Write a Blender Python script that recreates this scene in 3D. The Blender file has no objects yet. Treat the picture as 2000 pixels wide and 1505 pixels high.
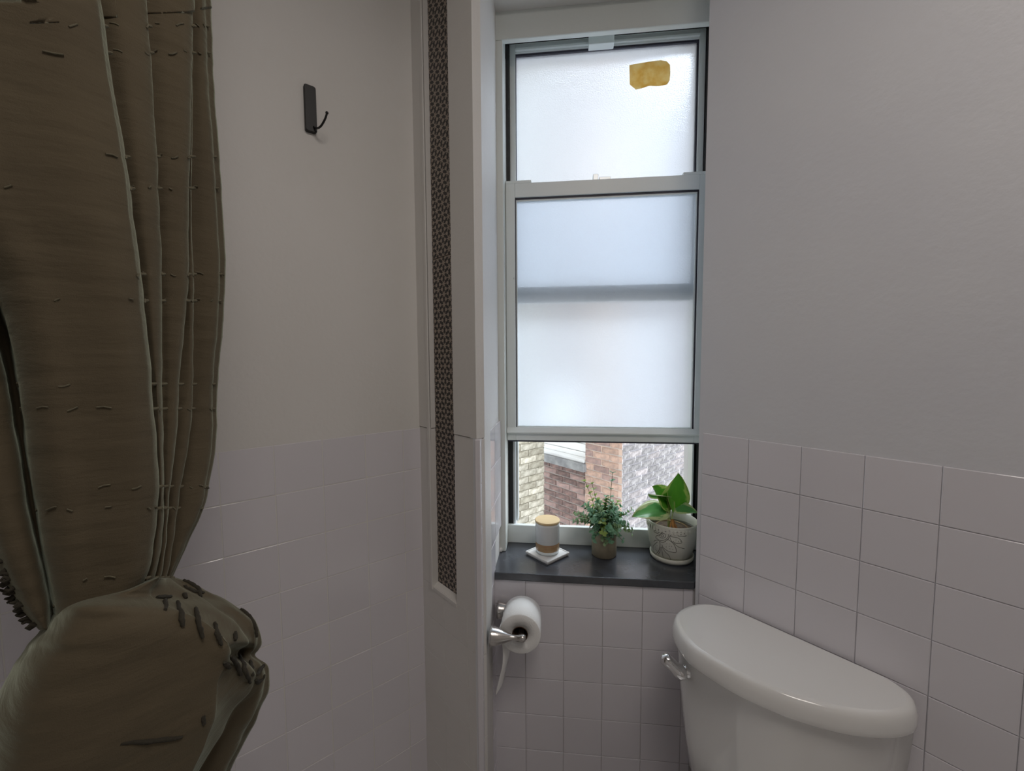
import bpy, bmesh, math, random
from mathutils import Vector, Matrix
C = bpy.context.scene.collection
sc = bpy.context.scene
random.seed(7)
# ------------------------------------------------------------------ camera
cam = bpy.data.cameras.new('camera'); cam.sensor_fit = 'HORIZONTAL'; cam.sensor_width = 36; cam.lens = 817.36 / 2000 * 36
cam.clip_start = .02; cam.clip_end = 200
co = bpy.data.objects.new('camera', cam); C.objects.link(co)
Fw = Vector((-0.105581, 0.992078, -0.068066)); Rt = Vector((0.99441, 0.105416, -0.006022)); Up = Vector((-0.001201, 0.068321, 0.997663))
m = Matrix((Rt, Up, -Fw)).transposed().to_4x4()
co.matrix_world = m; sc.camera = co
# ------------------------------------------------------------------ world, lamps, exposure
w = bpy.data.worlds.new('overcast_sky'); sc.world = w; w.use_nodes = True
wn = w.node_tree; wn.nodes.clear()
bg = wn.nodes.new('ShaderNodeBackground'); wo = wn.nodes.new('ShaderNodeOutputWorld')
bg.inputs[0].default_value = (0.86, 0.93, 1.0, 1); bg.inputs[1].default_value = 2.45
wn.links.new(bg.outputs[0], wo.inputs[0])
def area(name, loc, rot, sx, sy, power, col):
    l = bpy.data.lights.new(name, 'AREA'); l.shape = 'RECTANGLE'; l.size = sx; l.size_y = sy; l.energy = power; l.color = col
    o = bpy.data.objects.new(name, l); o.location = loc; o.rotation_euler = rot; C.objects.link(o); return o
area('room_fill', (.30, -.10, 1.16), (0, 0, 0), .6, .6, 9.6, (1.0, .91, .84))  # unseen warm fill added overhead to brighten the room, no fixture modelled
sl = bpy.data.lights.new('bright_sky', 'SUN'); sl.energy = 3.2; sl.angle = math.radians(35); sl.color = (.84, .93, 1.0)
so = bpy.data.objects.new('bright_sky', sl); so.rotation_euler = Vector((-.30, -.62, -.80)).to_track_quat('-Z', 'Y').to_euler(); C.objects.link(so)
vs = sc.view_settings; sc.display_settings.display_device = 'sRGB'
vs.view_transform = 'Standard'; vs.look = 'None'; vs.exposure = 0.0; vs.gamma = 1; vs.use_curve_mapping = False
cy = sc.cycles; cy.max_bounces = 10; cy.diffuse_bounces = 6; cy.glossy_bounces = 4; cy.transmission_bounces = 6; cy.transparent_max_bounces = 8
cy.use_denoising = True; cy.sample_clamp_indirect = 6; cy.caustics_reflective = False; cy.caustics_refractive = True
# ------------------------------------------------------------------ helpers
def link(o, parent=None):
    C.objects.link(o)
    if parent: o.parent = parent
    return o
def tag(o, label=None, cat=None, group=None, kind=None):
    if label: o['label'] = label
    if cat: o['category'] = cat
    if group: o['group'] = group
    if kind: o['kind'] = kind
    return o
def empty(name, loc=(0, 0, 0), label=None, cat=None, group=None, kind=None):
    o = bpy.data.objects.new(name, None); o.location = loc; link(o); o.empty_display_size = .05
    return tag(o, label, cat, group, kind)
class MB:
    def __init__(s): s.v = []; s.f = []; s.sm = []
    def add(s, vs, fs, smooth=False):
        b = len(s.v); s.v += [tuple(p) for p in vs]; s.f += [tuple(i + b for i in f) for f in fs]; s.sm += [smooth] * len(fs); return s
    def box(s, a, b, M=None):
        x0, y0, z0 = a; x1, y1, z1 = b
        p = [Vector(q) for q in ((x0,y0,z0),(x1,y0,z0),(x1,y1,z0),(x0,y1,z0),(x0,y0,z1),(x1,y0,z1),(x1,y1,z1),(x0,y1,z1))]
        if M: p = [M @ q for q in p]
        return s.add(p, [(0,3,2,1),(4,5,6,7),(0,1,5,4),(1,2,6,5),(2,3,7,6),(3,0,4,7)])
    def prism(s, poly, z0, z1):
        n = len(poly); A = sum(poly[i][0]*poly[(i+1)%n][1]-poly[(i+1)%n][0]*poly[i][1] for i in range(n))
        if A < 0: poly = poly[::-1]
        v = [(x, y, z0) for x, y in poly] + [(x, y, z1) for x, y in poly]
        return s.add(v, [tuple(range(n))[::-1], tuple(range(n, 2*n))] + [(i, (i+1)%n, (i+1)%n+n, i+n) for i in range(n)])
    def loft(s, rings, cap0=True, cap1=True, smooth=True, closed=True):
        n = len(rings[0]); v = [p for r in rings for p in r]; f = []
        for i in range(len(rings)-1):
            for j in range(n if closed else n-1):
                k = (j+1) % n; f.append((i*n+j, i*n+k, (i+1)*n+k, (i+1)*n+j))
        s.add(v, f, smooth)
        if cap0: s.add(rings[0], [tuple(range(n))[::-1]])
        if cap1: s.add(rings[-1], [tuple(range(n))])
        return s
    def lathe(s, prof, M=None, n=40, cap0=True, cap1=True, smooth=True):
        rings = []
        for r, z in prof:
            ring = [Vector((r*math.cos(2*math.pi*i/n), r*math.sin(2*math.pi*i/n), z)) for i in range(n)]
            rings.append([M @ p for p in ring] if M else ring)
        return s.loft(rings, cap0, cap1, smooth)
    def tube(s, pts, r, n=8, rs=None):
        pts = [Vector(p) for p in pts]; rings = []; up = None
        for i, p in enumerate(pts):
            t = (pts[min(i+1, len(pts)-1)] - pts[max(i-1, 0)]).normalized()
            if up is None: up = t.orthogonal().normalized()
            up = (up - t*up.dot(t)).normalized(); bt = t.cross(up)
            rr = rs[i] if rs else r
            rings.append([p + (up*math.cos(2*math.pi*k/n) + bt*math.sin(2*math.pi*k/n))*rr for k in range(n)])
        return s.loft(rings)
    def build(s, name, mat, parent=None, bevel=0, loc=None, seg=2, recalc=False):
        me = bpy.data.meshes.new(name); me.from_pydata(s.v, [], s.f); me.update()
        me.polygons.foreach_set('use_smooth', s.sm)
        if recalc:
            bm = bmesh.new(); bm.from_mesh(me); bmesh.ops.remove_doubles(bm, verts=bm.verts, dist=1e-6); bmesh.ops.recalc_face_normals(bm, faces=bm.faces); bm.to_mesh(me); bm.free()
        if mat: me.materials.append(mat)
        o = bpy.data.objects.new(name, me); link(o, parent)
        if loc: o.location = loc
        if bevel:
            b = o.modifiers.new('bevel', 'BEVEL'); b.width = bevel; b.segments = seg; b.limit_method = 'ANGLE'; b.angle_limit = .6
        return o
def T(x, y, z): return Matrix.Translation((x, y, z))
def frame_m(o, ux, uy, uz):
    M = Matrix((Vector(ux), Vector(uy), Vector(uz))).transposed().to_4x4(); M.translation = Vector(o); return M
def cat_rom(p, k, closed=False):
    out = []; n = len(p)
    for i in range(n if closed else n-1):
        g = (lambda j: p[j % n]) if closed else (lambda j: p[min(max(j, 0), n-1)])
        a, b, c, d = [Vector(g(i+q)) for q in (-1, 0, 1, 2)]
        for q in range(k):
            t = q/k
            out.append(.5*((2*b)+(c-a)*t+(2*a-5*b+4*c-d)*t*t+(3*b-a-3*c+d)*t**3))
    if not closed: out.append(Vector(p[-1]))
    return out
# ------------------------------------------------------------------ materials
def NT(name):
    m = bpy.data.materials.new(name); m.use_nodes = True; t = m.node_tree
    return m, t, t.nodes['Principled BSDF']
def nd(t, ty, **kw):
    n = t.nodes.new(ty)
    for k, v in kw.items():
        if k.startswith('i_'): n.inputs[int(k[2:])].default_value = v
        else: setattr(n, k, v)
    return n
def mat(name, col, rough=.5, metal=0, col2=None, nscale=8, bump=0, bscale=60, spec=.5, objrand=0, coat=0, sss=0, stretch=None, detail=4):
    m, t, b = NT(name); L = t.links.new
    b.inputs['Base Color'].default_value = (*col, 1); b.inputs['Roughness'].default_value = rough; b.inputs['Metallic'].default_value = metal
    b.inputs['Specular IOR Level'].default_value = spec; b.inputs['Coat Weight'].default_value = coat; b.inputs['Coat Roughness'].default_value = .05
    tc = nd(t, 'ShaderNodeTexCoord'); vec = tc.outputs['Object']
    if stretch:
        mp = nd(t, 'ShaderNodeMapping'); mp.inputs['Scale'].default_value = stretch; L(vec, mp.inputs[0]); vec = mp.outputs[0]
    csrc = None
    if col2:
        n = nd(t, 'ShaderNodeTexNoise'); n.inputs['Scale'].default_value = nscale; n.inputs['Detail'].default_value = detail; L(vec, n.inputs[0])
        r = nd(t, 'ShaderNodeValToRGB'); r.color_ramp.elements[0].position = .35; r.color_ramp.elements[1].position = .65
        r.color_ramp.elements[0].color = (*col, 1); r.color_ramp.elements[1].color = (*col2, 1)
        L(n.outputs[0], r.inputs[0]); csrc = r.outputs[0]
    if objrand:
        oi = nd(t, 'ShaderNodeObjectInfo'); h = nd(t, 'ShaderNodeHueSaturation')
        mr = nd(t, 'ShaderNodeMapRange'); mr.inputs[3].default_value = 1-objrand; mr.inputs[4].default_value = 1+objrand
        L(oi.outputs['Random'], mr.inputs[0]); L(mr.outputs[0], h.inputs['Value'])
        if csrc: L(csrc, h.inputs['Color'])
        else: h.inputs['Color'].default_value = (*col, 1)
        csrc = h.outputs[0]
    if csrc: L(csrc, b.inputs['Base Color'])
    if bump:
        n = nd(t, 'ShaderNodeTexNoise'); n.inputs['Scale'].default_value = bscale; n.inputs['Detail'].default_value = 5; L(vec, n.inputs[0])
        bp = nd(t, 'ShaderNodeBump'); bp.inputs['Strength'].default_value = bump; bp.inputs['Distance'].default_value = .002; L(n.outputs[0], bp.inputs['Height']); L(bp.outputs[0], b.inputs['Normal'])
    return m
M_ = {}
M_['plaster'] = mat('wall_plaster', (.70, .685, .66), .55, col2=(.73, .715, .695), nscale=3, bump=.25, bscale=90)
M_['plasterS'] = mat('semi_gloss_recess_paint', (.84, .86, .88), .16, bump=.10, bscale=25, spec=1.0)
M_['plasterR'] = mat('wall_plaster_grey', (.645, .65, .69), .5, col2=(.68, .685, .715), nscale=3, bump=.3, bscale=70)
M_['grout'] = mat('tile_grout', (.56, .54, .53), .8, bump=.2, bscale=200)
M_['tile'] = mat('glazed_tile', (.71, .69, .73), .09, objrand=.02, bump=.08, bscale=9, spec=.5)
M_['floor'] = mat('floor_tile', (.50, .49, .48), .3)
M_['ceil'] = mat('ceiling_paint', (.75, .74, .72), .8)
M_['vinyl'] = mat('window_vinyl', (.76, .81, .81), .35, bump=.05, bscale=40)
M_['casing'] = mat('painted_casing', (.68, .71, .68), .45, bump=.3, bscale=50)
M_['black'] = mat('black_track', (.006, .006, .007), .5)
M_['gasket'] = mat('glazing_gasket', (.03, .03, .05), .5)
M_['alu'] = mat('aluminium_track', (.62, .66, .68), .35, metal=.6)
M_['slate'] = mat('slate_sill', (.036, .040, .050), .26, spec=1.0, col2=(.055, .060, .072), nscale=25, bump=.1, bscale=120)
M_['porcelain'] = mat('porcelain', (.80, .80, .79), .10, coat=.3)
M_['chrome'] = mat('chrome', (.85, .85, .87), .07, metal=1)
M_['nickel'] = mat('brushed_nickel', (.62, .60, .58), .25, metal=1, bump=.1, bscale=300)
M_['blackmetal'] = mat('black_metal', (.008, .008, .008), .45)
M_['paper'] = mat('tissue_paper', (.86, .86, .85), .95, bump=.4, bscale=350)
M_['card'] = mat('cardboard_tube', (.10, .06, .04), .9)
def cloth_mat(name, col, col2, trans=.25):
    m, t, b = NT(name); L = t.links.new
    tc = nd(t, 'ShaderNodeTexCoord')
    n = nd(t, 'ShaderNodeTexNoise'); n.inputs['Scale'].default_value = 7; n.inputs['Detail'].default_value = 3; L(tc.outputs['Object'], n.inputs[0])
    r = nd(t, 'ShaderNodeMixRGB'); r.inputs[1].default_value = (*col, 1); r.inputs[2].default_value = (*col2, 1); L(n.outputs[0], r.inputs[0])
    L(r.outputs[0], b.inputs['Base Color']); b.inputs['Roughness'].default_value = .85; b.inputs['Sheen Weight'].default_value = .5; b.inputs['Sheen Roughness'].default_value = .35; b.inputs['Sheen Tint'].default_value = (.75, .85, .68, 1); b.inputs['Specular IOR Level'].default_value = .2
    mp = nd(t, 'ShaderNodeMapping'); mp.inputs['Scale'].default_value = (14, 14, 60); L(tc.outputs['Object'], mp.inputs[0])
    n2 = nd(t, 'ShaderNodeTexNoise'); n2.inputs['Scale'].default_value = 1; n2.inputs['Detail'].default_value = 4; L(mp.outputs[0], n2.inputs[0])
    n3 = nd(t, 'ShaderNodeTexNoise'); n3.inputs['Scale'].default_value = 900; L(tc.outputs['Object'], n3.inputs[0])
    b1 = nd(t, 'ShaderNodeBump'); b1.inputs['Strength'].default_value = .45; b1.inputs['Distance'].default_value = .006; L(n2.outputs[0], b1.inputs['Height'])
    b2 = nd(t, 'ShaderNodeBump'); b2.inputs['Strength'].default_value = .3; b2.inputs['Distance'].default_value = .0008; L(n3.outputs[0], b2.inputs['Height']); L(b1.outputs[0], b2.inputs['Normal'])
    L(b2.outputs[0], b.inputs['Normal'])
    return m
M_['cloth'] = cloth_mat('olive_curtain_cloth', (.125, .100, .062), (.085, .068, .044))
M_['tuft'] = mat('olive_chenille_tuft', (.13, .115, .075), .95, bump=.5, bscale=500)
M_['tuftdark'] = mat('dark_chenille_tuft', (.035, .03, .02), .95, bump=.5, bscale=500)
def frosted():
    m, t, b = NT('frosted_glass'); L = t.links.new; out = t.nodes['Material Output']
    tc = nd(t, 'ShaderNodeTexCoord'); n = nd(t, 'ShaderNodeTexNoise'); n.inputs['Scale'].default_value = 260; n.inputs['Detail'].default_value = 4; L(tc.outputs['Object'], n.inputs[0])
    bp = nd(t, 'ShaderNodeBump'); bp.inputs['Strength'].default_value = .8; bp.inputs['Distance'].default_value = .0015; L(n.outputs[0], bp.inputs['Height'])
    tr = nd(t, 'ShaderNodeBsdfTranslucent'); tr.inputs[0].default_value = (.86, .90, .95, 1); L(bp.outputs[0], tr.inputs['Normal'])
    rf = nd(t, 'ShaderNodeBsdfRefraction'); rf.inputs[0].default_value = (.95, .97, 1.0, 1); rf.inputs['Roughness'].default_value = .38; rf.inputs['IOR'].default_value = 1.25; L(bp.outputs[0], rf.inputs['Normal'])
    gl = nd(t, 'ShaderNodeBsdfGlossy'); gl.inputs['Roughness'].default_value = .35
    mx = nd(t, 'ShaderNodeMixShader'); mx.inputs[0].default_value = .62; L(tr.outputs[0], mx.inputs[1]); L(rf.outputs[0], mx.inputs[2])
    m2 = nd(t, 'ShaderNodeMixShader'); m2.inputs[0].default_value = .05; L(mx.outputs[0], m2.inputs[1]); L(gl.outputs[0], m2.inputs[2])
    L(m2.outputs[0], out.inputs[0]); return m
M_['frost'] = frosted()
def pattern_mat():
    m, t, b = NT('star_pattern_tile'); L = t.links.new
    tc = nd(t, 'ShaderNodeTexCoord'); sp = nd(t, 'ShaderNodeSeparateXYZ'); L(tc.outputs['Object'], sp.inputs[0])
    S = .0270
    def mth(op, a, bb=None, c=None):
        n = nd(t, 'ShaderNodeMath', operation=op)
        for i, x in enumerate((a, bb, c)):
            if x is None: continue
            if isinstance(x, (int, float)): n.inputs[i].default_value = x
            else: L(x, n.inputs[i])
        return n.outputs[0]
    X = mth('DIVIDE', sp.outputs[0], S*1.732*1.15); Y = mth('DIVIDE', sp.outputs[2], S)
    def cell(ox, oy):
        fx = mth('MULTIPLY', mth('SUBTRACT', mth('FRACT', mth('ADD', X, ox+50)), .5), 1.732)
        fy = mth('SUBTRACT', mth('FRACT', mth('ADD', Y, oy+200)), .5)
        r = mth('SQRT', mth('ADD', mth('MULTIPLY', fx, fx), mth('MULTIPLY', fy, fy)))
        th = mth('ARCTAN2', fx, fy); return r, th
    r1, t1 = cell(0, 0); r2, t2 = cell(.5, .5)
    sel = mth('LESS_THAN', r1, r2)
    r = mth('ADD', mth('MULTIPLY', r1, sel), mth('MULTIPLY', r2, mth('SUBTRACT', 1, sel)))
    th = mth('ADD', mth('MULTIPLY', t1, sel), mth('MULTIPLY', t2, mth('SUBTRACT', 1, sel)))
    cs = mth('COSINE', mth('MULTIPLY', th, 6))
    pet = mth('GREATER_THAN', cs, mth('SUBTRACT', mth('MULTIPLY', mth('ABSOLUTE', mth('SUBTRACT', r, .36)), 9), 1.15))
    lim = mth('MULTIPLY', pet, mth('GREATER_THAN', r, .13))
    mx = nd(t, 'ShaderNodeMixRGB'); mx.inputs[1].default_value = (.33, .27, .22, 1); mx.inputs[2].default_value = (.012, .009, .008, 1); L(lim, mx.inputs[0])
    L(mx.outputs[0], b.inputs['Base Color']); b.inputs['Roughness'].default_value = .35
    return m
M_['pattern'] = pattern_mat()
def wood_mat(name, c1, c2, sc_=(1, 14, 1)):
    m, t, b = NT(name); L = t.links.new
    tc = nd(t, 'ShaderNodeTexCoord'); mp = nd(t, 'ShaderNodeMapping'); mp.inputs['Scale'].default_value = sc_; L(tc.outputs['Object'], mp.inputs[0])
    n = nd(t, 'ShaderNodeTexNoise'); n.inputs['Scale'].default_value = 18; n.inputs['Detail'].default_value = 4; L(mp.outputs[0], n.inputs[0])
    r = nd(t, 'ShaderNodeMixRGB'); r.inputs[1].default_value = (*c1, 1); r.inputs[2].default_value = (*c2, 1); L(n.outputs[0], r.inputs[0]); L(r.outputs[0], b.inputs['Base Color'])
    b.inputs['Roughness'].default_value = .5; return m
M_['lidwood'] = wood_mat('pale_bamboo', (.74, .58, .34), (.60, .43, .22))
def wloc(o):
    v = Vector((0, 0, 0))
    while o is not None: v = v + Vector(o.location); o = o.parent
    return v
_b = MB.build
def build(s, name, mat, parent=None, **k):
    if parent is not None:
        p = wloc(parent); s.v = [(a-p.x, b-p.y, c-p.z) for a, b, c in s.v]
    return _b(s, name, mat, parent, **k)
MB.build = build
R2 = math.sqrt(.5)
DL = Vector((R2, R2, 0)); DR = Vector((R2, -R2, 0))     # DL runs along the left wall, DR along the right wall
def room(p, q, z=0):       # p across (towards the right wall), q towards the left wall
    return DL*p - DR*q + Vector((0, 0, z))
ZF, ZC = -1.38, 1.20
TOP = -.20
def xy(v): return (v.x, v.y)
# ================================================================== SETTING
A = (.374, 1.137)
PR = 1.068 - .007; PL = 1.09 - .007 + .007
# floor, ceiling
outer = [xy(room(-1.75, -1.6)), xy(room(1.45, -1.6)), xy(room(1.45, .2)), (.9, 1.5), (-.8, 1.5), xy(room(-.1, 1.3)), xy(room(-1.75, 1.3))]
fl = MB().prism(outer, ZF-.08, ZF).build('floor', M_['floor']); tag(fl, 'grey tiled floor of the small bathroom', 'floor', kind='structure')
ce = MB().prism(outer, ZC, ZC+.1).build('ceiling', M_['ceil']); tag(ce, 'white painted bathroom ceiling', 'ceiling', kind='structure')
# left wall: plaster plane at q = 1.09
def slab(name, mtl, a, b, thick, nrm, z0=ZF, z1=ZC, label=None, cat='wall', parent=None):
    a = Vector(a).to_3d(); b = Vector(b).to_3d(); n = Vector(nrm).to_3d()*thick
    o = MB().prism([xy(a), xy(b), xy(b-n), xy(a-n)], z0, z1).build(name, mtl, parent)
    if label: tag(o, label, cat, kind='structure')
    return o
Cc = Vector((-.390, 1.152)); Ec = Vector((-.190, .975))
la = room(-1.75, 1.09); lb = room(.62, 1.09)
wl = slab('wall_left', M_['plaster'], xy(la), xy(lb), .12, xy(DR), label='long painted wall with the black hook and white square tiles below', cat='wall')
# right wall with slanted reveal end
Bv = (.457, 1.262); D_ = (.50, 1.42)
far = room(1.068, -1.6); n_ = DL*.13
wrt = MB().prism([A, Bv, D_, (.62, 1.42), xy(room(1.068, -.25)+DL*.2), xy(far+DL*.2), xy(far)], ZF, ZC).build('wall_right', M_['plasterR']); tag(wrt, 'grey painted wall beside the toilet with square tiles on its lower half', 'wall', kind='structure')
# rear walls closing the room behind the camera
slab('wall_rear', M_['plaster'], xy(room(-1.6, -1.6)), xy(room(1.3, -1.6)), .1, xy(-DR), label='painted wall behind the viewer, out of sight', cat='wall')
slab('wall_side', M_['plaster'], xy(room(-1.62, -1.6)), xy(room(-1.62, 1.2)), .1, xy(DL), label='painted wall at the head of the bathtub, out of sight', cat='wall')
# corner column (boxed-out) between the left wall and the window recess
fd = (Ec-Cc).normalized(); fn = Vector((-fd.y, fd.x))   # fn points away from the room
if fn.y < 0: fn = -fn
REC = .022
core = [tuple(Cc+fn*REC - fd*.02), tuple(Ec+fn*REC), (-.1775, 1.42), (-.75, 1.46), (-.75, 1.30)]
col = MB().prism([tuple(Cc+fn*REC-fd*.03), tuple(Ec+fn*REC+fd*.0), (-.1775, 1.42), (-.62, 1.42)], ZF, ZC).build('wall_corner', M_['plaster'])
tag(col, 'narrow boxed-out wall with the recessed star-patterned strip', 'wall', kind='structure')
FL = (Ec-Cc).length
s0, s1, zb = .058, .172, -.645
def fpoly(a, b, d0=0., d1=REC): return [tuple(Cc+fd*a+fn*d0), tuple(Cc+fd*b+fn*d0), tuple(Cc+fd*b+fn*(d1+.003)), tuple(Cc+fd*a+fn*(d1+.003))]
FT = -.195
for nm, a, b, z0, z1, d in (('face_panel', -.01, s0, FT, ZC, 0), ('face_panel', s1, FL, FT, ZC, 0), ('face_panel', -.01, s0, zb, FT-.002, .0015), ('face_panel', s1, FL, zb, FT-.002, .0015)):
    MB().prism(fpoly(a, b, d), z0, z1).build(nm, M_['plaster'], col)
# lower panels below the niche: smooth tiles with hairline joints
z = zb
for k in range(7):
    z1 = z - .0008; z0 = (-.745 if k == 0 else z - .109) ; z0 = max(z0, ZF)
    for a, b in ((-.01, .108), (.1088, .2178), (.2186, FL)):
        if z1 > z0: MB().prism(fpoly(a, b, .0015), z0, z1).build('tile', M_['plaster'], col, bevel=.0008, seg=1)
    z = z0
# niche bottom ledge (sloping) and trim, then the patterned tiles
led = MB(); p0 = Cc+fd*s0; p1 = Cc+fd*s1
led.add([(p0.x, p0.y, zb-.003), (p1.x, p1.y, zb-.003), ((p1+fn*REC).x, (p1+fn*REC).y, zb+.010), ((p0+fn*REC).x, (p0+fn*REC).y, zb+.010), (p0.x, p0.y, zb-.012), (p1.x, p1.y, zb-.012), ((p1+fn*REC).x, (p1+fn*REC).y, zb-.012), ((p0+fn*REC).x, (p0+fn*REC).y, zb-.012)],
        [(0,1,2,3), (4,5,1,0), (5,6,2,1), (6,7,3,2), (7,4,0,3)]).build('niche_ledge', M_['plaster'], col)
MB().prism([tuple(Cc+fd*(s0-.012)+fn*-.003), tuple(Cc+fd*(s0)+fn*-.003), tuple(Cc+fd*(s0)+fn*.004), tuple(Cc+fd*(s0-.012)+fn*.004)], zb-.01, ZC).build('niche_trim', M_['plaster'], col, bevel=.0015)
for z0, z1 in ((zb+.001, .2625), (.2645, ZC)):
    mb = MB(); W = s1-s0; mb.box((0, -.005, 0), (W, 0.0, z1-z0))
    o = _b(mb, 'pattern_tile', M_['pattern'], col, bevel=.0006, seg=1)
    o.matrix_parent_inverse = Matrix()
    o.rotation_euler = (0, 0, math.atan2(fd.y, fd.x)); q = Cc+fd*s0+fn*(REC); o.location = (q.x, q.y, z0)
    tag(o, 'patterned panel of small dark stars on beige')
# window wall: below sill, above window, outside blocks
S = -.611
low = MB().prism([(-.25, 1.150), (.42, 1.150), (.56, 1.42), (-.25, 1.42)], ZF, S-.022).build('wall_window', M_['grout']); tag(low, 'tiled wall under the black window sill', 'wall', kind='structure')
hi = MB().prism([(-.25, 1.20), (.42, 1.20), (.56, 1.42), (-.25, 1.42)], .995, ZC).build('wall_lintel', M_['plaster'], bevel=.006); tag(hi, 'painted wall strip above the window recess', 'wall', kind='structure')
# return wall plaster (left side of the window recess)
r0 = Vector((-.190, .975)); r1 = Vector((-.1775, 1.36)); rd = (r1-r0).normalized(); rn = Vector((rd.y, -rd.x))  # into the recess
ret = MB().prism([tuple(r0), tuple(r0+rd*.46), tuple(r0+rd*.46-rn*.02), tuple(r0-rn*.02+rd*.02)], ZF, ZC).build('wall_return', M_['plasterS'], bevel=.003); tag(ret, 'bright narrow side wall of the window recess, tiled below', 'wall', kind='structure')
# ------------------------------------------------------------------ wall tiles: every tile its own object
def tile_mesh(name, wdt, h, d=.0025, be=.0012, mtl='tile'):
    a, b = wdt/2, h/2
    v = [(-a, -b, 0), (a, -b, 0), (a, b, 0), (-a, b, 0), (-a, -b, d-be*.7), (a, -b, d-be*.7), (a, b, d-be*.7), (-a, b, d-be*.7), (-a+be, -b+be, d), (a-be, -b+be, d), (a-be, b-be, d), (-a+be, b-be, d)]
    f = [(0,1,5,4), (1,2,6,5), (2,3,7,6), (3,0,4,7), (4,5,9,8), (5,6,10,9), (6,7,11,10), (7,4,8,11), (8,9,10,11)]
    me = bpy.data.meshes.new(name); me.from_pydata(v, [], f); me.update(); me.materials.append(M_[mtl]); return me
_tm = {}
def put_tile(parent, c, u, n, wdt, h, d=.0025, g=.0011, name='tile', tilt=.3):
    key = (round(wdt, 4), round(h, 4), d)
    if key not in _tm: _tm[key] = tile_mesh('tile', wdt-g, h-g, d)
    o = bpy.data.objects.new(name, _tm[key]); link(o, parent)
    M = frame_m(Vector(c)-wloc(parent), u, (0, 0, 1), n)
    o.matrix_local = M @ Matrix.Rotation(math.radians(random.uniform(-tilt, tilt)), 4, 'X') @ Matrix.Rotation(math.radians(random.uniform(-tilt, tilt)), 4, 'Y')
    return o
def tile_wall(parent, o, u, n, ulist, zt, ph, nrow, d=.0025, zmin=ZF, g=.0011):
    o = Vector(o); u = Vector(u); n = Vector(n)
    for a, b in ulist:
        for r in range(nrow):
            z1 = zt-r*ph; z0 = max(z1-ph, zmin)
            if z1-z0 < .012: continue
            put_tile(parent, o+u*((a+b)/2)+Vector((0, 0, (z0+z1)/2)), u, n, b-a, z1-z0, d, g)
# left wall
lw = .1057; us = [(.4877, .541)] + [(.382-lw*(k-1), .4877-lw*(k-1)) for k in range(1, 1)]
us = [(.4877, .545), (.382, .4877)] + [(.382-lw*(k+1), .382-lw*k) for k in range(10)]
tl_o = room(0, 1.09) - DR*.002
tile_wall(wl, (tl_o.x, tl_o.y, 0), DL, DR, us, TOP, .1175, 11, d=.0025)
# right wall
rw = .1087; a0 = (A[0]-A[1])*R2
us = [(-.416-rw-.004, -.416)] + [(-.416+rw*k, -.416+rw*(k+1)) for k in range(9)]
tr_o = room(1.068, 0)
tile_wall(wrt, (tr_o.x, tr_o.y, 0), DR, -DL, us, TOP, .109, 11)
# under the sill
us = [(-.180, -.0875)] + [(-.0875+.1085*k, .021+.1085*k) for k in range(3)] + [(.238+.0, .3465), (.3465, .372)]
us = [(-.180, -.0875), (-.0875, .021), (.021, .1295), (.1295, .238), (.238, .3465), (.3465, .372)]
tile_wall(low, (0, 1.150, 0), (1, 0, 0), (0, -1, 0), us, S-.024, .0726, 1)
tile_wall(low, (0, 1.150, 0), (1, 0, 0), (0, -1, 0), us, -.7076, .1095, 7)
# remove the overlap of the first row with the sill: first joint sits at z = -.7076
# recess side wall
LR = .385
us = [(0.0, .075), (.075, .185), (.185, .295), (.295, LR)]
ro = r0 - rn*.0
for a, b in us:
    for r in range(11):
        z1 = TOP+.005-r*.110; z0 = max(z1-.110, ZF)
        bb = b
        if z0 < S and a > .17:  # the sill and the wall below end the lower tiles
            continue
        if z1 <= S-.02 and b > .175: bb = .176
        if z1-z0 < .02 or bb-a < .01: continue
        c = r0+rd*((a+bb)/2); put_tile(ret, (c.x, c.y, (z0+z1)/2), (-rd.x, -rd.y, 0), (rn.x, rn.y, 0), bb-a, z1-z0, .0100, tilt=.2)
bn = MB().prism([tuple(r0-rd*.004-rn*.004), tuple(r0-rd*.004+rn*.0095), tuple(r0+rd*.003+rn*.0105), tuple(r0+rd*.003-rn*.004)], ZF, TOP+.004).build('edge_trim', M_['tile'], ret, bevel=.0025)
tag(bn, 'thin glazed edge strip at the tile end')
# black stone sill
sill = MB().prism([(-.186, 1.140), (.372, 1.140), (.455, 1.262), (.48, 1.345), (-.186, 1.345)], S-.022, S).build('window_sill', M_['slate'], bevel=.0025)
tag(sill, 'black stone window sill carrying the candle and two plants', 'window sill', kind='structure')
# ================================================================== WINDOW
win = empty('window_1', (.146, 1.33, S), 'tall narrow white sash window with frosted panes, lower sash raised', 'window', kind='structure')
V = M_['vinyl']
def wb(name, boxes, mtl, parent=win, bevel=.0015, label=None, base=None):
    m = MB()
    for a, b in boxes: m.box(a, b)
    o = m.build(name, mtl, parent, bevel=bevel)
    if label: tag(o, label)
    return o
# painted casing around the unit
wb('casing', [((-.190, 1.27, S), (-.1575, 1.36, .9175)), ((.452, 1.28, S), (.50, 1.36, .9175)), ((-.190, 1.27, .9180), (.50, 1.290, 1.0)), ((-.190, 1.2905, .969), (.50, 1.325, 1.0)), ((-.190, 1.2905, .918), (-.1580, 1.36, .9685))], M_['casing'], bevel=.003)
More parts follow.
